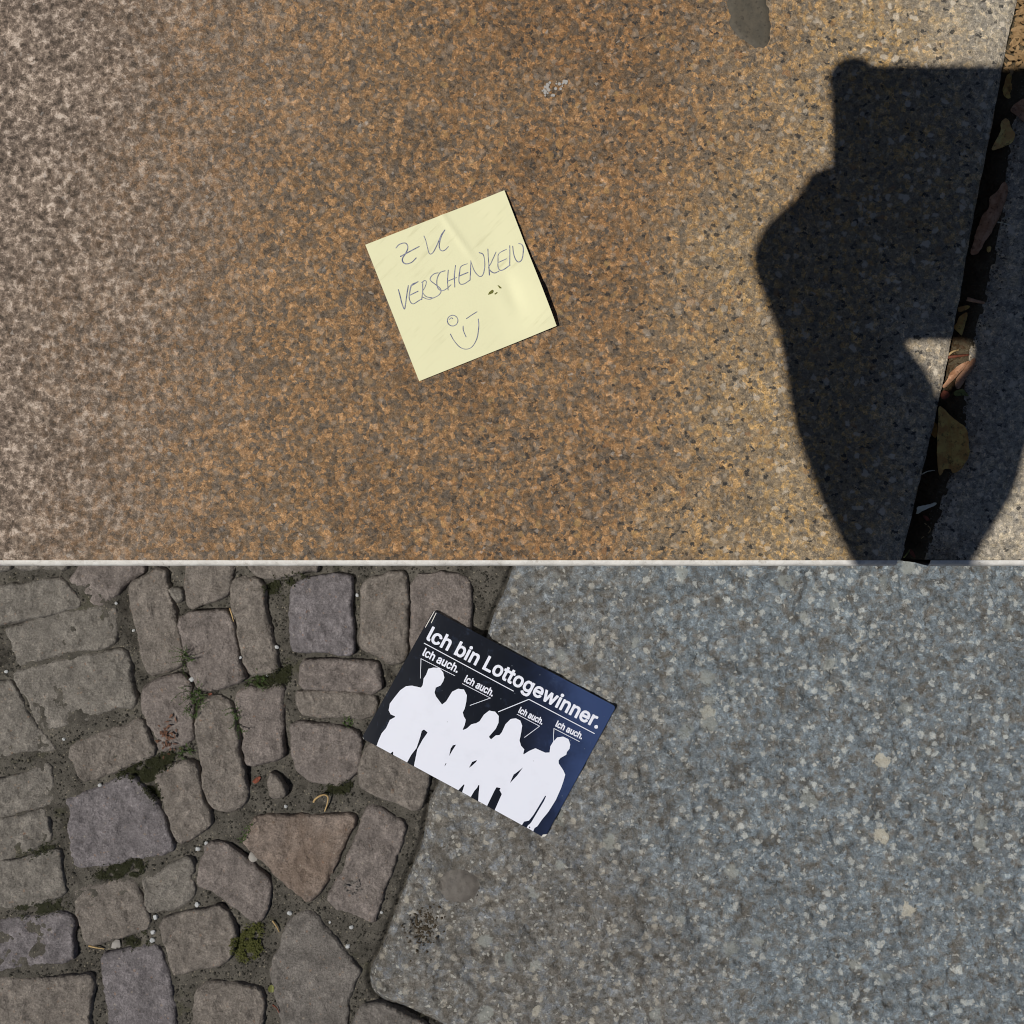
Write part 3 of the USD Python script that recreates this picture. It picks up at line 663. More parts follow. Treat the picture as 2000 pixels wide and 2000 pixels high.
def slabbed(p, th, size):
    v, f = flat(p, card_z, size)
    ring = densify(p, size * .6); n = len(ring)
    zt = card_z(ring); w = np.vstack([np.column_stack([ring, zt]), np.column_stack([ring, zt - th])])
    i = np.arange(n); j = (i + 1) % n
    return join([(v, f), (w, np.vstack([np.column_stack([i, n + i, n + j]), np.column_stack([i, n + j, j])])), (v - [0, 0, th], f[:, ::-1])])
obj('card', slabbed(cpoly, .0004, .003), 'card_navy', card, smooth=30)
SIL = [(188,1032),(205,985),(225,940),(255,905),(280,850),(320,828),(285,812),(272,785),(280,740),(310,700),(350,650),(390,622),(430,619),(490,632),(502,615),(508,570),(525,545),(540,505),(575,497),(615,500),(640,530),(648,565),(640,590),(622,618),(590,632),(582,665),(590,690),(632,747),(660,725),(700,660),(740,640),(780,645),(800,685),(795,730),(785,775),(772,800),(778,825),(792,850),(785,885),(768,922),(800,908),(830,880),(862,873),(885,860),(915,815),(950,788),(990,795),(1015,825),(1013,870),(995,910),(948,965),(962,983),(995,955),(1020,953),(1035,935),(1060,880),(1095,845),(1130,840),(1160,855),(1173,890),(1165,940),(1155,990),(1165,1025),(1187,1050),(1178,1087),(1220,1060),(1262,1042),(1330,1072),(1358,1070),(1362,1030),(1380,1000),(1410,968),(1450,963),(1485,980),(1497,1015),(1492,1045),(1475,1065),(1470,1085),(1430,1108),(1418,1125),(1420,1145),(1450,1190),(1463,1220),(1452,1260),(1435,1310),(1400,1390),(1350,1470),(1305,1525),(1275,1569),(1256,1580),(1246,1606),(1202,1580),(1212,1562),(1224,1553),(1234,1542),(1272,1478),(1320,1398),(1350,1328),(1335,1350),(1250,1490),(1218,1531),(1186,1537),(1170,1562),(985,1466),(1035,1352),(1020,1325),(1028,1312),(1000,1305),(985,1330),(933,1438),(875,1406),(885,1275),(868,1310),(850,1330),(822,1378),(765,1348),(793,1258),(775,1290),(740,1328),(440,1172),(455,1100),(465,1050),(500,985),(535,935),(510,915),(495,925),(485,965),(460,1040),(425,1085),(392,1146),(302,1097),(303,1060),(278,1082)]
HOLES = [[(680,1095),(690,1045),(705,1022),(727,1018),(700,1060)], [(813,1175),(835,1135),(868,1122),(862,1135),(835,1160)], [(1090,1278),(1115,1220),(1130,1210),(1178,1172),(1140,1225)], [(648,1165),(655,1145),(662,1142),(658,1152)], [(1217,1582),(1222,1568),(1228,1580)]]
sil = Polygon(pts(Z4, SIL, ZC)).buffer(0)
sil = sil.buffer(.0004).buffer(-.0006).buffer(.0002)
for h in HOLES: sil = sil.difference(Polygon(pts(Z4, h, ZC)))
sil = sil.intersection(cpoly.buffer(-.0002))
upc = lambda d: (lambda xy: card_z(xy) + d)
obj('silhouette_print', flat(sil, upc(.00012), .003), 'card_white', card, label='white silhouettes of five people', smooth=True)
def lettering(text, a, b, cap, fat=0.0):
    """text set along the line a-b (crop pixels), capitals cap pixels high."""
    m = text_mesh(text, 1.0, .1, bold=True)
    top = m.vertices[:, 2] > .05
    tri = m.faces[top[m.faces].all(1)]
    g = unary_union([Polygon(m.vertices[t][:, :2]).buffer(1e-5) for t in tri])
    x0, _, x1, _ = g.bounds
    A_, B_ = pts(Z4, [a, b], ZC); d = B_ - A_; ln = np.linalg.norm(d); d /= ln; n = np.array([-d[1], d[0]])
    sx = ln / (x1 - x0); sy = cap * 560 / 1932 * .368e-3 * (CAM_Z - ZC) / CAM_Z
    g = affinity.affine_transform(g, [d[0] * sx, n[0] * sy, d[1] * sx, n[1] * sy, A_[0] - x0 * d[0] * sx, A_[1] - x0 * d[1] * sx])
    return g.buffer(fat) if fat else g
def rule(seq, r): return LineString(pts(Z4, seq, ZC)).buffer(r, cap_style=2)
obj('headline_print', flat(lettering('lch bin Lottogewinner.', (524, 305), (1678, 908), 94, .00015), upc(.00012), .004), 'card_white', card, label='printed headline Ich bin Lottogewinner.')
SMALL = [((497,412),(733,532),56), ((778,590),(970,692),50), ((1145,800),(1305,882),43), ((1395,892),(1573,980),43)]
for a, b, cap in SMALL:
    obj('caption_print', flat(lettering('lch auch.', a, b, cap * .95, .00009), upc(.00012), .004), 'card_white', card, label='printed caption Ich auch.')
RULES = [[(510,332),(1115,657)], [(1010,797),(1218,712),(1662,943)], [(720,553),(490,437),(487,570)], [(768,605),(958,703),(820,753)], [(1137,812),(1290,893),(1187,970)], [(1560,997),(1387,908),(1383,1000)]]
rl = unary_union([rule(s, .00030 if i < 2 else .00021) for i, s in enumerate(RULES)])
obj('rule_print', flat(rl, upc(.00012), .004), 'card_white', card)
cor = Polygon(pts(Z4, [(1302,1640),(1312,1625),(1352,1618),(1335,1650)], ZC)).intersection(cpoly)
obj('worn_corner', flat(cor, upc(.00014), .003), 'card_core', card, label='scuffed white lower right corner')
cor2 = unary_union([LineString(pts(Z4, s, ZC)).buffer(.00028) for s in ([(580,118),(545,180),(520,225)], [(592,130),(560,195)], [(95,965),(104,982)])]).intersection(cpoly)
for g in cor2.geoms:
    obj('scuff', flat(g, upc(.00014), .003), 'card_core', card)

# ------------------------------------------------------------------ small things on the upper ledge
PXU = K * (CAM_Z - ZU) * 2000 / 1932
gumu = chaikin(poly(A, [(1372,-30),(1370,30),(1374,55),(1390,72),(1415,88),(1440,95),(1455,88),(1459,70),(1455,40),(1448,-5),(1440,-40),(1400,-50)], ZU), 2)
obj('chewing_gum', patch(ragged(gumu.buffer(.0014), .0010, 200, 3), .0012, lambda xy, d: ZU - .0003 + .0011 * smoothstep(d / .005) + .0003 * (fbm(p3(xy * 200), 3, 5) - .5), ZU - .002, 8), 'gum_upper',
    label='flattened dark grey gum spot at the top of the ledge slab', cat='chewing gum', smooth=True)
fl = unary_union([Point(*(U(*A(mx, my), ZU) + np.random.default_rng(k).normal(0, sd, 2) * PXU)).buffer(np.random.default_rng(k + 50).uniform(.0002, .0009), 3) for k, (mx, my, sd) in enumerate([(1032, 166, 5)] * 16 + [(1030, 178, 3)] * 6 + [(1058, 160, 7)] * 14)])
obj('white_smudge', flat(fl, lambda xy: np.full(len(xy), ZU + .0008), .002), 'chalk', label='small chalky white smudge on the rust stained slab above the note', cat='smudge')

def leaf(seq, c, z, mat, label, seed, curl=.0012, cat='leaf', group=None, name='dry_leaf', s=.0011, ragg=.0005, vein=None):
    p = chaikin(poly(c, seq, z), 1); p = ragged(p, ragg, 600, seed, .0009)
    a = np.array(p.minimum_rotated_rectangle.exterior.coords)[:-1]
    l0, l1 = a[1] - a[0], a[2] - a[1]; ax = l0 if np.linalg.norm(l0) < np.linalg.norm(l1) else l1
    w = np.linalg.norm(ax); ax = ax / w; ct = np.array(p.centroid.coords[0])
    def zf(xy, d):
        t = ((xy - ct) @ ax) / (w * .5)
        return z + curl * t * t + .0016 * (fbm(p3(xy * 140), 3, seed) - .5)
    v, f = patch(p, s, zf, None, seed)
    x = xf(name, label, cat, group)
    obj('blade', join([(v, f), (v - [0, 0, .00025], f[:, ::-1])]), mat, x, smooth=50)
    long_ = np.array([-ax[1], ax[0]]); L_ = max(np.abs((np.array(p.exterior.coords) - ct) @ long_))
    q = ct + np.outer(np.linspace(-.8, .85, 9), long_) * L_
    q = q[shapely.contains_xy(p, q[:, 0], q[:, 1])]
    if len(q) > 3:
        obj('midrib', tube(np.column_stack([q, zf(q, None) + .0001]), .00022, 5, .5), mat, x, smooth=True)
    return x
GZ = ZU - .004
leaf([(1690,1480),(1750,1500),(1770,1620),(1815,1690),(1770,1810),(1600,1880),(1500,1900),(1590,1740),(1640,1640),(1630,1550)], D1, GZ + .001, 'leaf_ochre', 'torn ochre leaf sticking up from the gap beside the slab edge', 1)
leaf([(1740,1400),(1830,1290),(1940,1240),(2040,1320),(2040,1480),(1932,1560),(1830,1460)], D1, GZ, 'leaf_brown', 'brown shaded leaf at the right frame edge, above the torn ochre leaf', 2)
leaf([(1650,1180),(1680,960),(1830,890),(1910,1000),(1840,1150),(1750,1260)], D1, GZ - .002, 'leaf_olive', 'dark olive curled leaf just inside the top of the shadow', 3)
leaf([(1590,640),(1660,720),(1680,800),(1640,1000),(1560,1240),(1440,1420),(1380,1540),(1240,1720),(1160,1900),(1010,1900),(1090,1680),(1130,1500),(1200,1330),(1240,1210),(1360,1100),(1370,900),(1500,800)], D2, GZ, 'leaf_brown', 'long narrow curled pinkish brown leaf in the gap', 4, -.0022)
leaf([(1270,1790),(1370,1745),(1330,1900)], D2, GZ - .002, 'leaf_ochre', 'small yellow leaf fragment below the long curled brown leaf', 5)
leaf([(930,385),(1110,340),(1132,392),(950,470)], D3, GZ, 'leaf_olive', 'short olive leaf strip lying crosswise in the gap', 6, -.001)
leaf([(980,500),(1070,460),(1095,520),(1060,620),(1040,700),(1000,840),(890,690),(930,600)], D3, GZ, 'leaf_olive', 'olive brown folded leaf above the sunlit patch of the gap', 7, -.0015)
leaf([(1180,1130),(1215,1200),(1170,1330),(1060,1480),(960,1630),(890,1610),(900,1500),(1060,1300),(1090,1250)], D3, GZ + .001, 'leaf_brown', 'right one of two pinkish brown rolled leaves below the sunlit patch', 8, -.0016)
leaf([(1100,1180),(1130,1240),(950,1390),(830,1530),(760,1600),(690,1600),(760,1510),(860,1340),(960,1260)], D3, GZ, 'leaf_brown', 'left one of two pinkish brown rolled leaves below the sunlit patch', 9, -.0018)
leaf([(650,1710),(700,1640),(790,1650),(800,1740),(720,1800)], D3, GZ - .001, 'leaf_red', 'small reddish brown leaf scrap above the big ochre leaf', 10)
leaf([(850,1660),(1000,1610),(1110,1740),(1000,1720),(880,1740)], D3, GZ - .001, 'leaf_green', 'small green pointed leaf above the big ochre leaf', 11)
leaf([(800,65),(880,110),(960,210),(1110,330),(1140,400),(1140,560),(1155,640),(1140,710),(1060,830),(970,885),(960,820),(860,820),(855,860),(800,920),(780,750),(775,550),(775,420),(800,200)], D4, GZ + .0025, 'leaf_olive', 'big broad ochre leaf with a bitten lower end', 12, .0016)
leaf([(690,380),(720,270),(780,260),(780,480)], D4, GZ - .003, 'leaf_olive', 'leaf edge showing behind the big ochre leaf, against the slab', 13)
leaf([(550,1265),(640,1245),(780,1208),(797,1225),(680,1290),(600,1322),(545,1362),(533,1342),(560,1310)], D4, GZ, 'petal_pale', 'pale cream petal low in the gap', 14, .0006, 'petal', name='petal')
leaf([(610,1368),(660,1370),(706,1420),(680,1442),(640,1410)], D4, GZ - .002, 'leaf_red', 'reddish leaf crumb under the cream petal', 15, .0004, s=.0007)
leaf([(450,1770),(490,1760),(545,1865),(505,1870)], D4, GZ - .001, 'leaf_red', 'reddish brown strip at the lower end of the gap', 16, .0004)
def strand(seq, c, z, r, mat, name, label, cat, hump=.002):
    q = spline(pts(c, seq, z), 6); t = np.linspace(0, 1, len(q))
    obj(name, tube(np.column_stack([q, z + hump * np.sin(t * math.pi)]), r, 6, .6), mat, label=label, cat=cat, smooth=True)
strand([(1480,1350),(1560,1390),(1720,1420)], D2, ZU - .001, .00022, 'petal_pale', 'pale_fibre', 'thin white fibre on the edge of the right slab', 'fibre')
strand([(395,1862),(412,1820),(460,1775)], D4, GZ, .0005, 'leaf_green', 'weed_stalk', 'yellow green stem at the lower end of the gap', 'stalk')
strand([(600,885),(660,850),(760,838)], D4, GZ, .0003, 'petal_pale', 'pale_fibre', 'curved pale fibre left of the big ochre leaf', 'fibre')
strand([(1070,262),(1180,300),(1330,322)], D3, GZ + .001, .0011, 'leaf_brown', 'twig', 'brown twig across the gap above the short olive strip', 'twig', .001)
strand([(750,1150),(900,1130),(1090,1108)], D3, GZ, .0009, 'leaf_red', 'twig', 'dark twig at the lower rim of the sunlit patch in the gap', 'twig', .001)
strand([(770,1120),(850,1060),(950,1030)], D3, GZ, .0007, 'straw', 'twig', 'pale curled twig in the sunlit patch of the gap', 'twig', .001)
strand([(640,1460),(690,1540),(600,1640)], D4, GZ - .003, .0003, 'straw', 'weed_stalk', 'thin dry stem under the cream petal', 'stalk')

rng = np.random.default_rng(5)
ICO = trimesh.creation.icosphere(0); IV, IF = np.array(ICO.vertices), np.array(ICO.faces)
def grain(x, y, z, r, squash=.6):
    v = IV * rng.uniform(.55, 1.25, IV.shape) * r
    v[:, 2] *= squash; a = rng.uniform(0, 6.3); ca, sa = math.cos(a), math.sin(a)
    v = np.column_stack([v[:, 0] * ca - v[:, 1] * sa, v[:, 0] * sa + v[:, 1] * ca, v[:, 2]])
    return v + [x, y, z], IF
def chip(x, y, z, l, w):
    a = rng.uniform(0, 6.3); ca, sa = math.cos(a), math.sin(a); t = rng.uniform(-.5, .5, 2)
    q = np.array([(-l, -w * .4), (0, -w), (l, -w * .2), (l * .7, w * .6), (-l * .3, w)]) * rng.uniform(.6, 1.2, (5, 2))
    zz = z + q[:, 0] * t[0] + q[:, 1] * t[1]
    return np.column_stack([x + q[:, 0] * ca - q[:, 1] * sa, y + q[:, 0] * sa + q[:, 1] * ca, zz]), np.array([[0, 1, 2], [0, 2, 3], [0, 3, 4]])
def scatter(region, n):
    x0, y0, x1, y1 = region.bounds; out = []
    while len(out) < n:
        q = rng.uniform([x0, y0], [x1, y1], (n * 3, 2)); out += list(q[shapely.contains_xy(region, q[:, 0], q[:, 1])])
    return np.array(out[:n])
gap_in = gap.buffer(-.005)
sunny = Polygon(pts(P2, [(1972, 135), (1985, 60), (1992, -40), (2045, -40), (2045, 135)], ZU))
q = scatter(sunny.intersection(gap.buffer(.02)), 420); zz = gap_z(q, None) + rng.uniform(.001, .004, len(q))
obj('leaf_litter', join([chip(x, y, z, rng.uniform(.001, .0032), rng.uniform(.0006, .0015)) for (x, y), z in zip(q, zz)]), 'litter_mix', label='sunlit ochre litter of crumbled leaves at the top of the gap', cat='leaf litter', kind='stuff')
pt = Polygon(pts(D3, [(740, 1140), (800, 760), (940, 800), (960, 1060)], ZU))
q = np.vstack([scatter(gap_in.intersection(box(0, -.1, 1, .21)), 620), scatter(pt, 90)]); zz = gap_z(q, None) + rng.uniform(.0005, .003, len(q))
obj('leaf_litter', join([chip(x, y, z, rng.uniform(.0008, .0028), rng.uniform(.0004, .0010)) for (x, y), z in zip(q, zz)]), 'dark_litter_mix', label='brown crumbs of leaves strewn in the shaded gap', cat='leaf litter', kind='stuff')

q = ne[rng.integers(0, len(ne), 2600)] + np.column_stack([np.abs(rng.normal(0, .0032, 2600)) - .0012, rng.normal(0, .006, 2600)])
q = q[(q[:, 1] > SEAM + .006) & (q[:, 1] < .30)]
dq = tre.query(q)[0]; inside = shapely.contains_xy(nb, q[:, 0], q[:, 1])
zq = np.where(inside, nb_z(q, dq), gap_z(q, None))
obj('gap_dirt', join([grain(x, y, z, rng.uniform(.0002, .0007), .4) for (x, y), z in zip(q[::4], zq[::4])]), 'gap_dirt_mix', label='dark crumbs of earth spilling over the worn edge of the right slab', cat='dirt', kind='stuff')

# ------------------------------------------------------------------ small things on the lower pavement
free = joint.difference(taken).difference(slab).intersection(box(-.40, -.40, .02, -.03))
q = scatter(free, 5200); zz = joint_z(q, None)
obj('joint_grit', join([grain(x, y, z + .0002, rng.choice([.0004, .0006, .0009, .0013], p=[.4, .35, .2, .05])) for (x, y), z in zip(q, zz)]), 'grit_mix', label='sand grains and grit lying in the cobble joints', cat='grit', kind='stuff', smooth=False)

def pebble(px, py, r, mat, label, squash=.6, group=None, seed=0):
    x, y = U(px, py, 0); z = on_lower([[x, y]])[0]
    m = trimesh.creation.icosphere(1); v = np.array(m.vertices)
    r *= .55; v = v * (r * (.35 + 1.3 * fbm(v * 1.3 + seed * 7.3, 3, seed)))[:, None]; v[:, 2] *= squash
    obj('pebble', (v + [x, y, z + r * squash * .5], np.array(m.faces)), mat, label=label, cat='pebble', group=group, smooth=25)
pebble(*Z8(352, 690), .0064, 'grey_stone', 'pale grey pebble wedged beside the reddish triangular cobble', .55, seed=1)
pebble(*Z7(862, 1352), .0058, 'grey_stone', 'flat pale pebble in the joint left of the mossy grit', .4, seed=2)
pebble(*Z5(1442, 880), .0040, 'white_stone', 'roundish pale pebble in the dark joint beside the weeds', .7, seed=3)
CHIPS = [(Z5, 982, 515, .0022, 'tiny white chip in the wide joint left of the longest upper cobble'), (Z5, 35, 822, .0024, 'tiny white chip at the left frame edge beside the big grey cobble'),
 (Z5, 475, 1330, .0022, 'tiny white chip in the joint under the big grey cobble'), (Z5, 862, 305, .0020, 'tiny white chip under the pointed upper left cobble'),
 (Z6, 535, 637, .0026, 'tiny white chip in the broad joint left of the square purple cobble'), (Z6, 1145, 245, .0024, 'tiny white chip in the joint right of the square purple cobble'),
 (Z6, 268, 712, .0024, 'tiny white chip in the narrow joint above the feathery weed'), (Z7, 752, 130, .0026, 'tiny white chip on the upper rim of the big purple cobble'),
 (Z7, 1480, 1040, .0034, 'white chip below the smallest notched cobble'), (Z7, 1165, 1135, .0034, 'white chip at the lower left foot of the smallest notched cobble'),
 (Z7, 1140, 1312, .0036, 'lower of two bluish white chips beside the green moss film'), (Z7, 1145, 1250, .0032, 'upper of two bluish white chips beside the green moss film'),
 (Z8, 600, 302, .0024, 'tiny white chip in the soil above the reddish triangular cobble'), (Z8, 632, 1107, .0030, 'white chip at the tip of the dark pointed cobble'),
 (Z8, 1098, 1218, .0026, 'white chip below the lower end of the tall mauve cobble'), (Z8, 1072, 1362, .0032, 'white chip on the right shoulder of the dark pointed cobble'),
 (Z8, 936, 1182, .0018, 'smallest white chip right of the tip of the dark pointed cobble'), (Z7, 1480, 625, .0032, 'right of two white chips in the dark soil below the narrow tilted cobble'),
 (Z7, 1550, 575, .0026, 'upper right white chip in the dark soil below the narrow tilted cobble'), (Z6, 462, 852, .0022, 'tiny white chip in the mossy joint under the tall upper cobble'), (Z8, 1330, 1105, .0020, 'tiny white chip in the joint along the granite slab')]
for k, (c, x, y, r, lb) in enumerate(CHIPS):
    pebble(*c(x, y), r, 'white_stone', lb, .6, 'white chips in the joints', 10 + k)

def low_leaf(seq, c, mat, label, seed, dz=.001, **kw):
    z0 = float(on_lower(pts(c, seq, 0)).mean()) + dz
    leaf(seq, c, z0, mat, label, seed, **kw)
low_leaf([(355,1650),(380,1620),(420,1605),(415,1640),(385,1665)], Z6, 'leaf_red', 'small rust red leaf scrap beside the tiny pointed cobble', 31, curl=.001, s=.0007)
low_leaf([(475,1660),(500,1630),(525,1650),(520,1690),(495,1695)], Z8, 'leaf_green', 'small grey green leaf scrap left of the dark pointed cobble', 32, curl=.001, s=.0007)
low_leaf([(1560,985),(1600,975),(1600,995),(1570,1000)], Z5, 'leaf_red', 'tiny orange leaf crumb among the weeds', 33, curl=.0005, s=.0006, ragg=.0001)
def low_strand(seq, c, r, mat, name, label, cat, hump=.003):
    q = spline(pts(c, seq, 0), 6); t = np.linspace(0, 1, len(q)); z = on_lower(q).max() + r
    obj(name, tube(np.column_stack([q, z + hump * np.sin(t * math.pi)]), r, 6, .6), mat, label=label, cat=cat, smooth=True)
low_strand([(815,265),(835,235),(870,210),(905,200),(930,220),(922,275),(900,335)], Z8, .0008, 'straw', 'straw', 'bent dry straw blade above the reddish triangular cobble', 'straw')
low_strand([(648,1365),(700,1372),(765,1388)], Z7, .0008, 'straw', 'twig', 'short straw coloured twig in the dark joint near the lower left', 'twig', .001)
low_strand([(505,1165),(540,1210),(555,1250)], Z8, .0007, 'straw', 'straw', 'short dry blade beside the golden moss clump', 'straw', .001)
low_strand([(1730,340),(1750,390),(1760,440)], Z5, .0006, 'straw', 'straw', 'pale dry blade in the dark joint near the upper cobbles', 'straw', .001)
low_strand([(510,1790),(540,1810),(560,1850)], Z8, .0006, 'leaf_red', 'twig', 'reddish twig crumb left of the dark pointed cobble', 'twig', .0005)
# dried seed head and snail-like bud
bx, by = U(*Z5(1255, 1290), 0); bz = float(on_lower([[bx, by]])[0]); vv = []
for k in range(46):
    a = rng.uniform(0, 6.3); r0 = abs(rng.normal(0, .006)); x, y = bx + r0 * math.cos(a) * .9, by + r0 * math.sin(a) * 1.5 - .002
    vv.append(chip(x, y, float(on_lower([[x, y]])[0]) + rng.uniform(.0003, .0018), rng.uniform(.0012, .0026), rng.uniform(.0005, .001)))
obj('seed_head', join(vv), 'dead_bud', label='crumbled dark brown seed head on a cobble', cat='seed head')
bx, by = U(*Z8(1112, 905), 0); bz = float(on_lower([[bx, by]])[0])
vv = []
for k in range(30):
    a = k * .42; x, y = bx + rng.normal(.0042, .0012) * math.cos(a), by + rng.normal(.0042, .0012) * math.sin(a)
    vv.append(chip(x, y, float(on_lower([[x, y]])[0]) + rng.uniform(.0003, .0014), rng.uniform(.0008, .0018), rng.uniform(.0004, .0009)))
obj('seed_head', join(vv), 'cobble_dark', label='small round brown seed head on the tall mauve cobble', cat='seed head')
gl = chaikin(poly(A, [(826,1668),(832,1650),(850,1636),(876,1634),(900,1648),(908,1672),(900,1694),(878,1708),(850,1706),(832,1692)], 0), 2)
obj('chewing_gum', patch(ragged(gl, .0016, 120, 8), .0016, lambda xy, d: low_z(xy, np.ones(len(xy))) - .0003 + .0014 * smoothstep(d / .005) + .0004 * (fbm(p3(xy * 200), 3, 15) - .5), -.004, 9), 'gum_lower',
    label='flattened brown grey gum spot on the lower slab', cat='chewing gum', smooth=True)

pq = U(*A(800, 1750), 0) + rng.normal(0, .0062, (170, 2)) * [1.0, 1.25]; pz = low_z(pq, np.ones(len(pq)))
obj('pit_debris', join([grain(x, y, z + .0003, rng.uniform(.0004, .0013)) for (x, y), z in zip(pq, pz)]), 'pit_mix', label='brown and ochre grit caught in the chipped hollow of the lower slab', cat='grit', kind='stuff')

def moss(region, n, mat, label, h, name='moss', size=(.0008, .0018)):
    q = scatter(region, n) + rng.normal(0, .0016, (n, 2)); z0 = on_lower(q); out = []
    for (x, y), z in zip(q, z0):
        if noise(np.array([x * 260, y * 260, 3.0]), 7) < .36: continue
        a = rng.uniform(0, 6.3); l = rng.uniform(*size); up = rng.uniform(.2, 1.0) * h; w = l * .35
        d = np.array([math.cos(a), math.sin(a)]); s = np.array([-d[1], d[0]]) * w; b = np.array([x, y]); zb = z + rng.uniform(0, h)
        out.append((np.array([[*(b - s), zb], [*(b + s), zb], [*(b + d * l), zb + up * .6]]), np.array([[0, 1, 2]])))
    obj(name, join(out), mat, label=label, cat='moss', kind='stuff')
moss(poly(Z5, [(860,1615),(1150,1490),(1290,1450),(1330,1470),(1165,1580),(1190,1790),(1090,1690),(1000,1600)], 0).difference(taken), 4200, 'moss_dark', 'flat dark green moss in the triangular joint above the purple cobble', .0012)
moss(chaikin(poly(Z8, [(215,1290),(290,1240),(400,1180),(435,1210),(380,1300),(430,1380),(380,1440),(270,1460),(215,1400)], 0), 2), 2000, 'moss_gold', 'golden green moss clump beside a cobble near the bottom', .0022)
moss(poly(Z7, [(790,770),(1010,710),(1090,720),(1040,810),(900,830),(700,830)], 0).difference(taken), 2200, 'moss_dark', 'dark moss in the joint below the purple cobble', .001)
moss(unary_union([poly(Z6, s, 0) for s in ([(620,110),(740,85),(740,120),(660,170),(620,160)], [(460,150),(540,140),(540,220),(470,220)], [(880,1690),(1100,1660),(1090,1740),(900,1740)], [(560,800),(640,780),(620,900),(380,930),(300,920),(420,860)])]).difference(taken), 2600, 'moss_dark', 'dark moss spots in joints of the upper cobbles', .001)
moss(unary_union([poly(Z7, s, 0) for s in ([(930,1310),(1100,1260),(1110,1330),(960,1370)], [(130,1060),(480,1010),(480,1060),(300,1100),(140,1110)], [(130,660),(420,575),(420,600),(150,690)])]).difference(taken), 2200, 'moss_dark', 'thin green moss film in joints at the lower left', .0006)

def weed(c, region, n, label, hmax=.010, seed=0):
    r = random.Random(seed); x = xf('weed', label, 'weed'); reg = poly(c, region, 0); st, lf = [], []
    for x0, y0 in scatter(reg, n):
        z0 = float(on_lower([[x0, y0]])[0]); a = r.uniform(0, 6.3); l = r.uniform(.4, 1) * hmax
        P = np.array([(x0, y0, z0), (x0 + .4 * l * math.cos(a), y0 + .4 * l * math.sin(a), z0 + .5 * l), (x0 + l * math.cos(a + .4), y0 + l * math.sin(a + .4), z0 + .75 * l)])
        P = spline(P, 4); st.append(tube(P, .00022, 4, .5))
        for k in range(2, len(P), 2):
            b = a + r.uniform(-2, 2); q = P[k]; d = np.array([math.cos(b), math.sin(b), r.uniform(-.1, .5)]) * r.uniform(.0008, .0018); s = np.array([-d[1], d[0], 0]) * .28
            lf.append((np.array([q, q + d * .5 + s, q + d, q + d * .5 - s]), np.array([[0, 1, 2], [0, 2, 3]])))
    obj('stem', join(st), 'weed_green', x); obj('foliage', join(lf), 'weed_green', x, kind='stuff')
weed(Z5, [(1370,960),(1460,930),(1560,1000),(1510,1050),(1470,1220),(1440,1180),(1430,1080)], 34, 'feathery green weed growing between four cobbles', seed=1)
weed(Z5, [(1375,690),(1420,650),(1430,740),(1400,760)], 14, 'small green weed sprout at the foot of the longest upper cobble', seed=2)
weed(Z5, [(1755,1070),(1790,1120),(1805,1220),(1780,1240)], 14, 'narrow green weed in the joint right of the rounded cobble', seed=3)
weed(Z5, [(1290,1440),(1420,1400),(1440,1430),(1310,1470)], 12, 'tiny weed beside the triangular moss patch', .006, seed=4)
weed(Z8, [(260,560),(340,420),(380,370),(350,440),(290,560)], 12, 'thin weed along the left side of the reddish triangular cobble', .006, seed=5)
weed(Z6, [(340,880),(430,850),(430,910),(360,920)], 14, 'yellowish weed between cobbles left of the two flat ones', .007, seed=6)
weed(Z6, [(1040,1190),(1080,1180),(1090,1240),(1050,1240)], 8, 'tiny green weed below the two flat stacked cobbles', .006, seed=7)

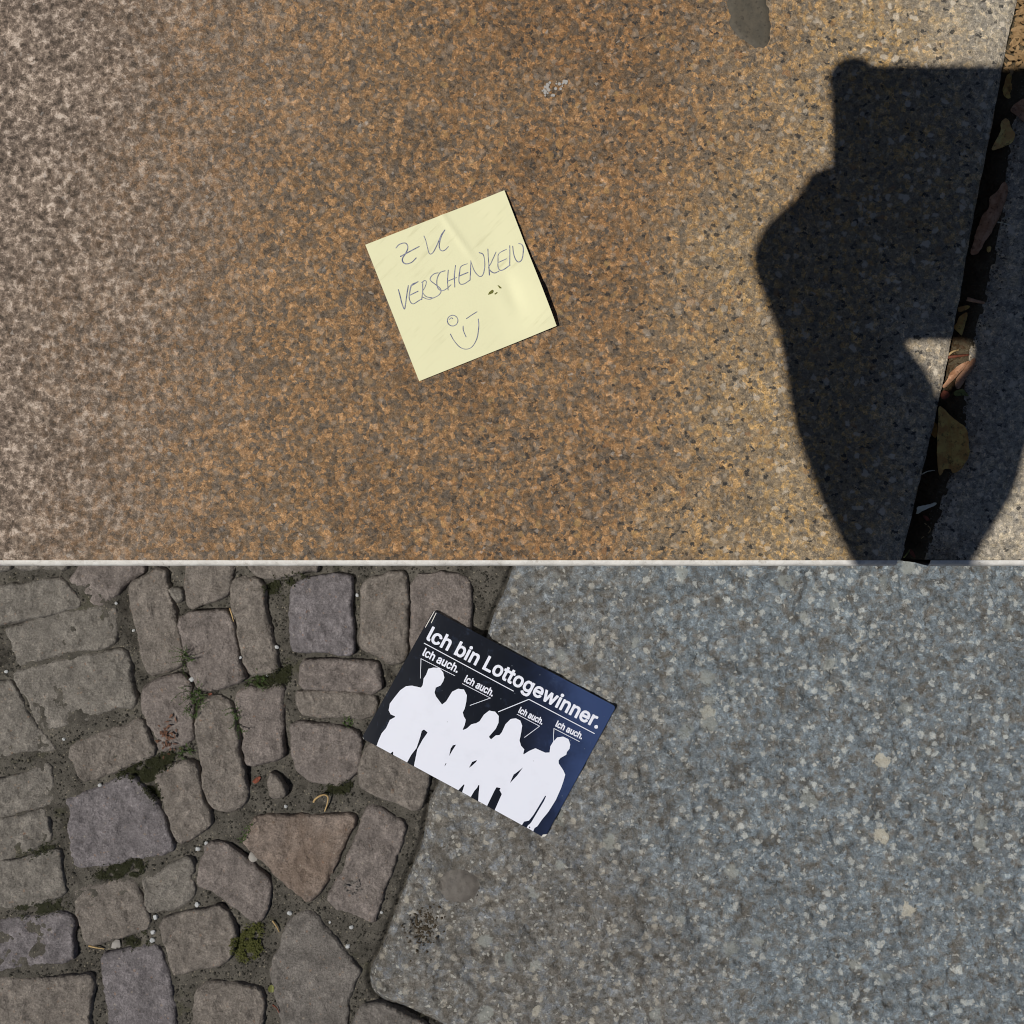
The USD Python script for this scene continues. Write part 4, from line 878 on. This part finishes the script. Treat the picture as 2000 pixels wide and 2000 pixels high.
# ------------------------------------------------------------------ the photographer's hand and phone, above the frame: they throw the shadow
def S(px, py, h):
    """The point h above the ledge whose shadow falls on photo pixel (px, py of 1932)."""
    x, y = U(*A(px, py), ZU); t = h / SUN[2]
    return np.array([x + SUN[0] * t, y + SUN[1] * t, ZU + h])
PX = K * (CAM_Z - ZU) * 2000 / 1932
def ball(c, r):
    m = trimesh.creation.icosphere(2, r); return np.array(m.vertices) + c
def chain(seq):
    out = []
    for (a, ra), (b, rb) in zip(seq[:-1], seq[1:]):
        out.append(manifold3d.Manifold.hull_points(np.vstack([ball(a, ra), ball(b, rb)])))
    return out
def sq(px, py, r, h): return (S(px, py, h), r * PX)
bones = []
bones += chain([sq(1730, 1092, 92, .86), sq(1724, 1052, 96, .64), sq(1660, 900, 106, .58), sq(1634, 775, 122, .56), sq(1560, 600, 84, .57), sq(1532, 482, 100, .565), sq(1582, 400, 74, .56), sq(1558, 353, 38, .56), sq(1645, 332, 36, .556), sq(1618, 200, 40, .551), sq(1607, 146, 41, .549)])
bones += chain([sq(1724, 1052, 96, .64), sq(1797, 893, 113, .57)]) + chain([sq(1660, 900, 106, .58), sq(1797, 893, 113, .57)])
bones += chain([sq(1797, 893, 113, .57), sq(1903, 700, 64, .56), sq(1908, 560, 64, .55)])
for y0, h0 in ((440, .545), (494, .545), (546, .545), (594, .545)):
    bones += chain([sq(1545, y0 + 10, 62, h0), sq(1720, y0, 50, h0), sq(1880, y0 + 1, 49, h0), sq(2010, y0 + 2, 46, h0 - .004)])
body = manifold3d.Manifold.batch_boolean(bones, manifold3d.OpType.Add).refine_to_length(.006)
bm = body.to_mesh(); tm = trimesh.Trimesh(bm.vert_properties[:, :3], bm.tri_verts, process=True)
trimesh.smoothing.filter_taubin(tm, iterations=3)
person = xf('person', 'person bending over the slab, bare hand holding a phone, visible as shadow', 'person')
obj('hand_and_forearm', tm, 'skin', person, smooth=True)
s0, s1 = S(1730, 1096, .80), S(1738, 1104, 1.25)
obj('sleeve', tube(np.array([s0, s0 * .5 + s1 * .5, s1]), .0275, 20), 'sleeve_cloth', person, smooth=40)
ph = xf('mobile_phone', 'mobile phone held flat in the hand, visible as square topped shadow', 'phone')
H = .533
c0, c1 = S(1568, 128, H), S(1568, 400, H)
pw, phh = .152, abs(c0[1] - c1[1])
rect = box(0, 0, pw, phh).buffer(-.004).buffer(.004, 6)
bod = trimesh.creation.extrude_polygon(rect, .0078, engine='earcut')
bod.apply_translation([c0[0], c1[1], c0[2]])
obj('phone_body', bod, 'phone_black', ph, smooth=30)
scr = trimesh.creation.extrude_polygon(box(.003, .003, pw - .003, phh - .003), .0004, engine='earcut'); scr.apply_translation([c0[0], c1[1], c0[2] + .0079])
obj('screen', scr, 'phone_glass', ph)
for k in range(3):
    ln = trimesh.creation.cylinder(.0045, .0012, sections=24); ln.apply_translation([c0[0] + .016 + .0 * k, c1[1] + .016 + .014 * k, c0[2] - .0007])
    obj('lens', ln, 'phone_glass', ph, smooth=30)
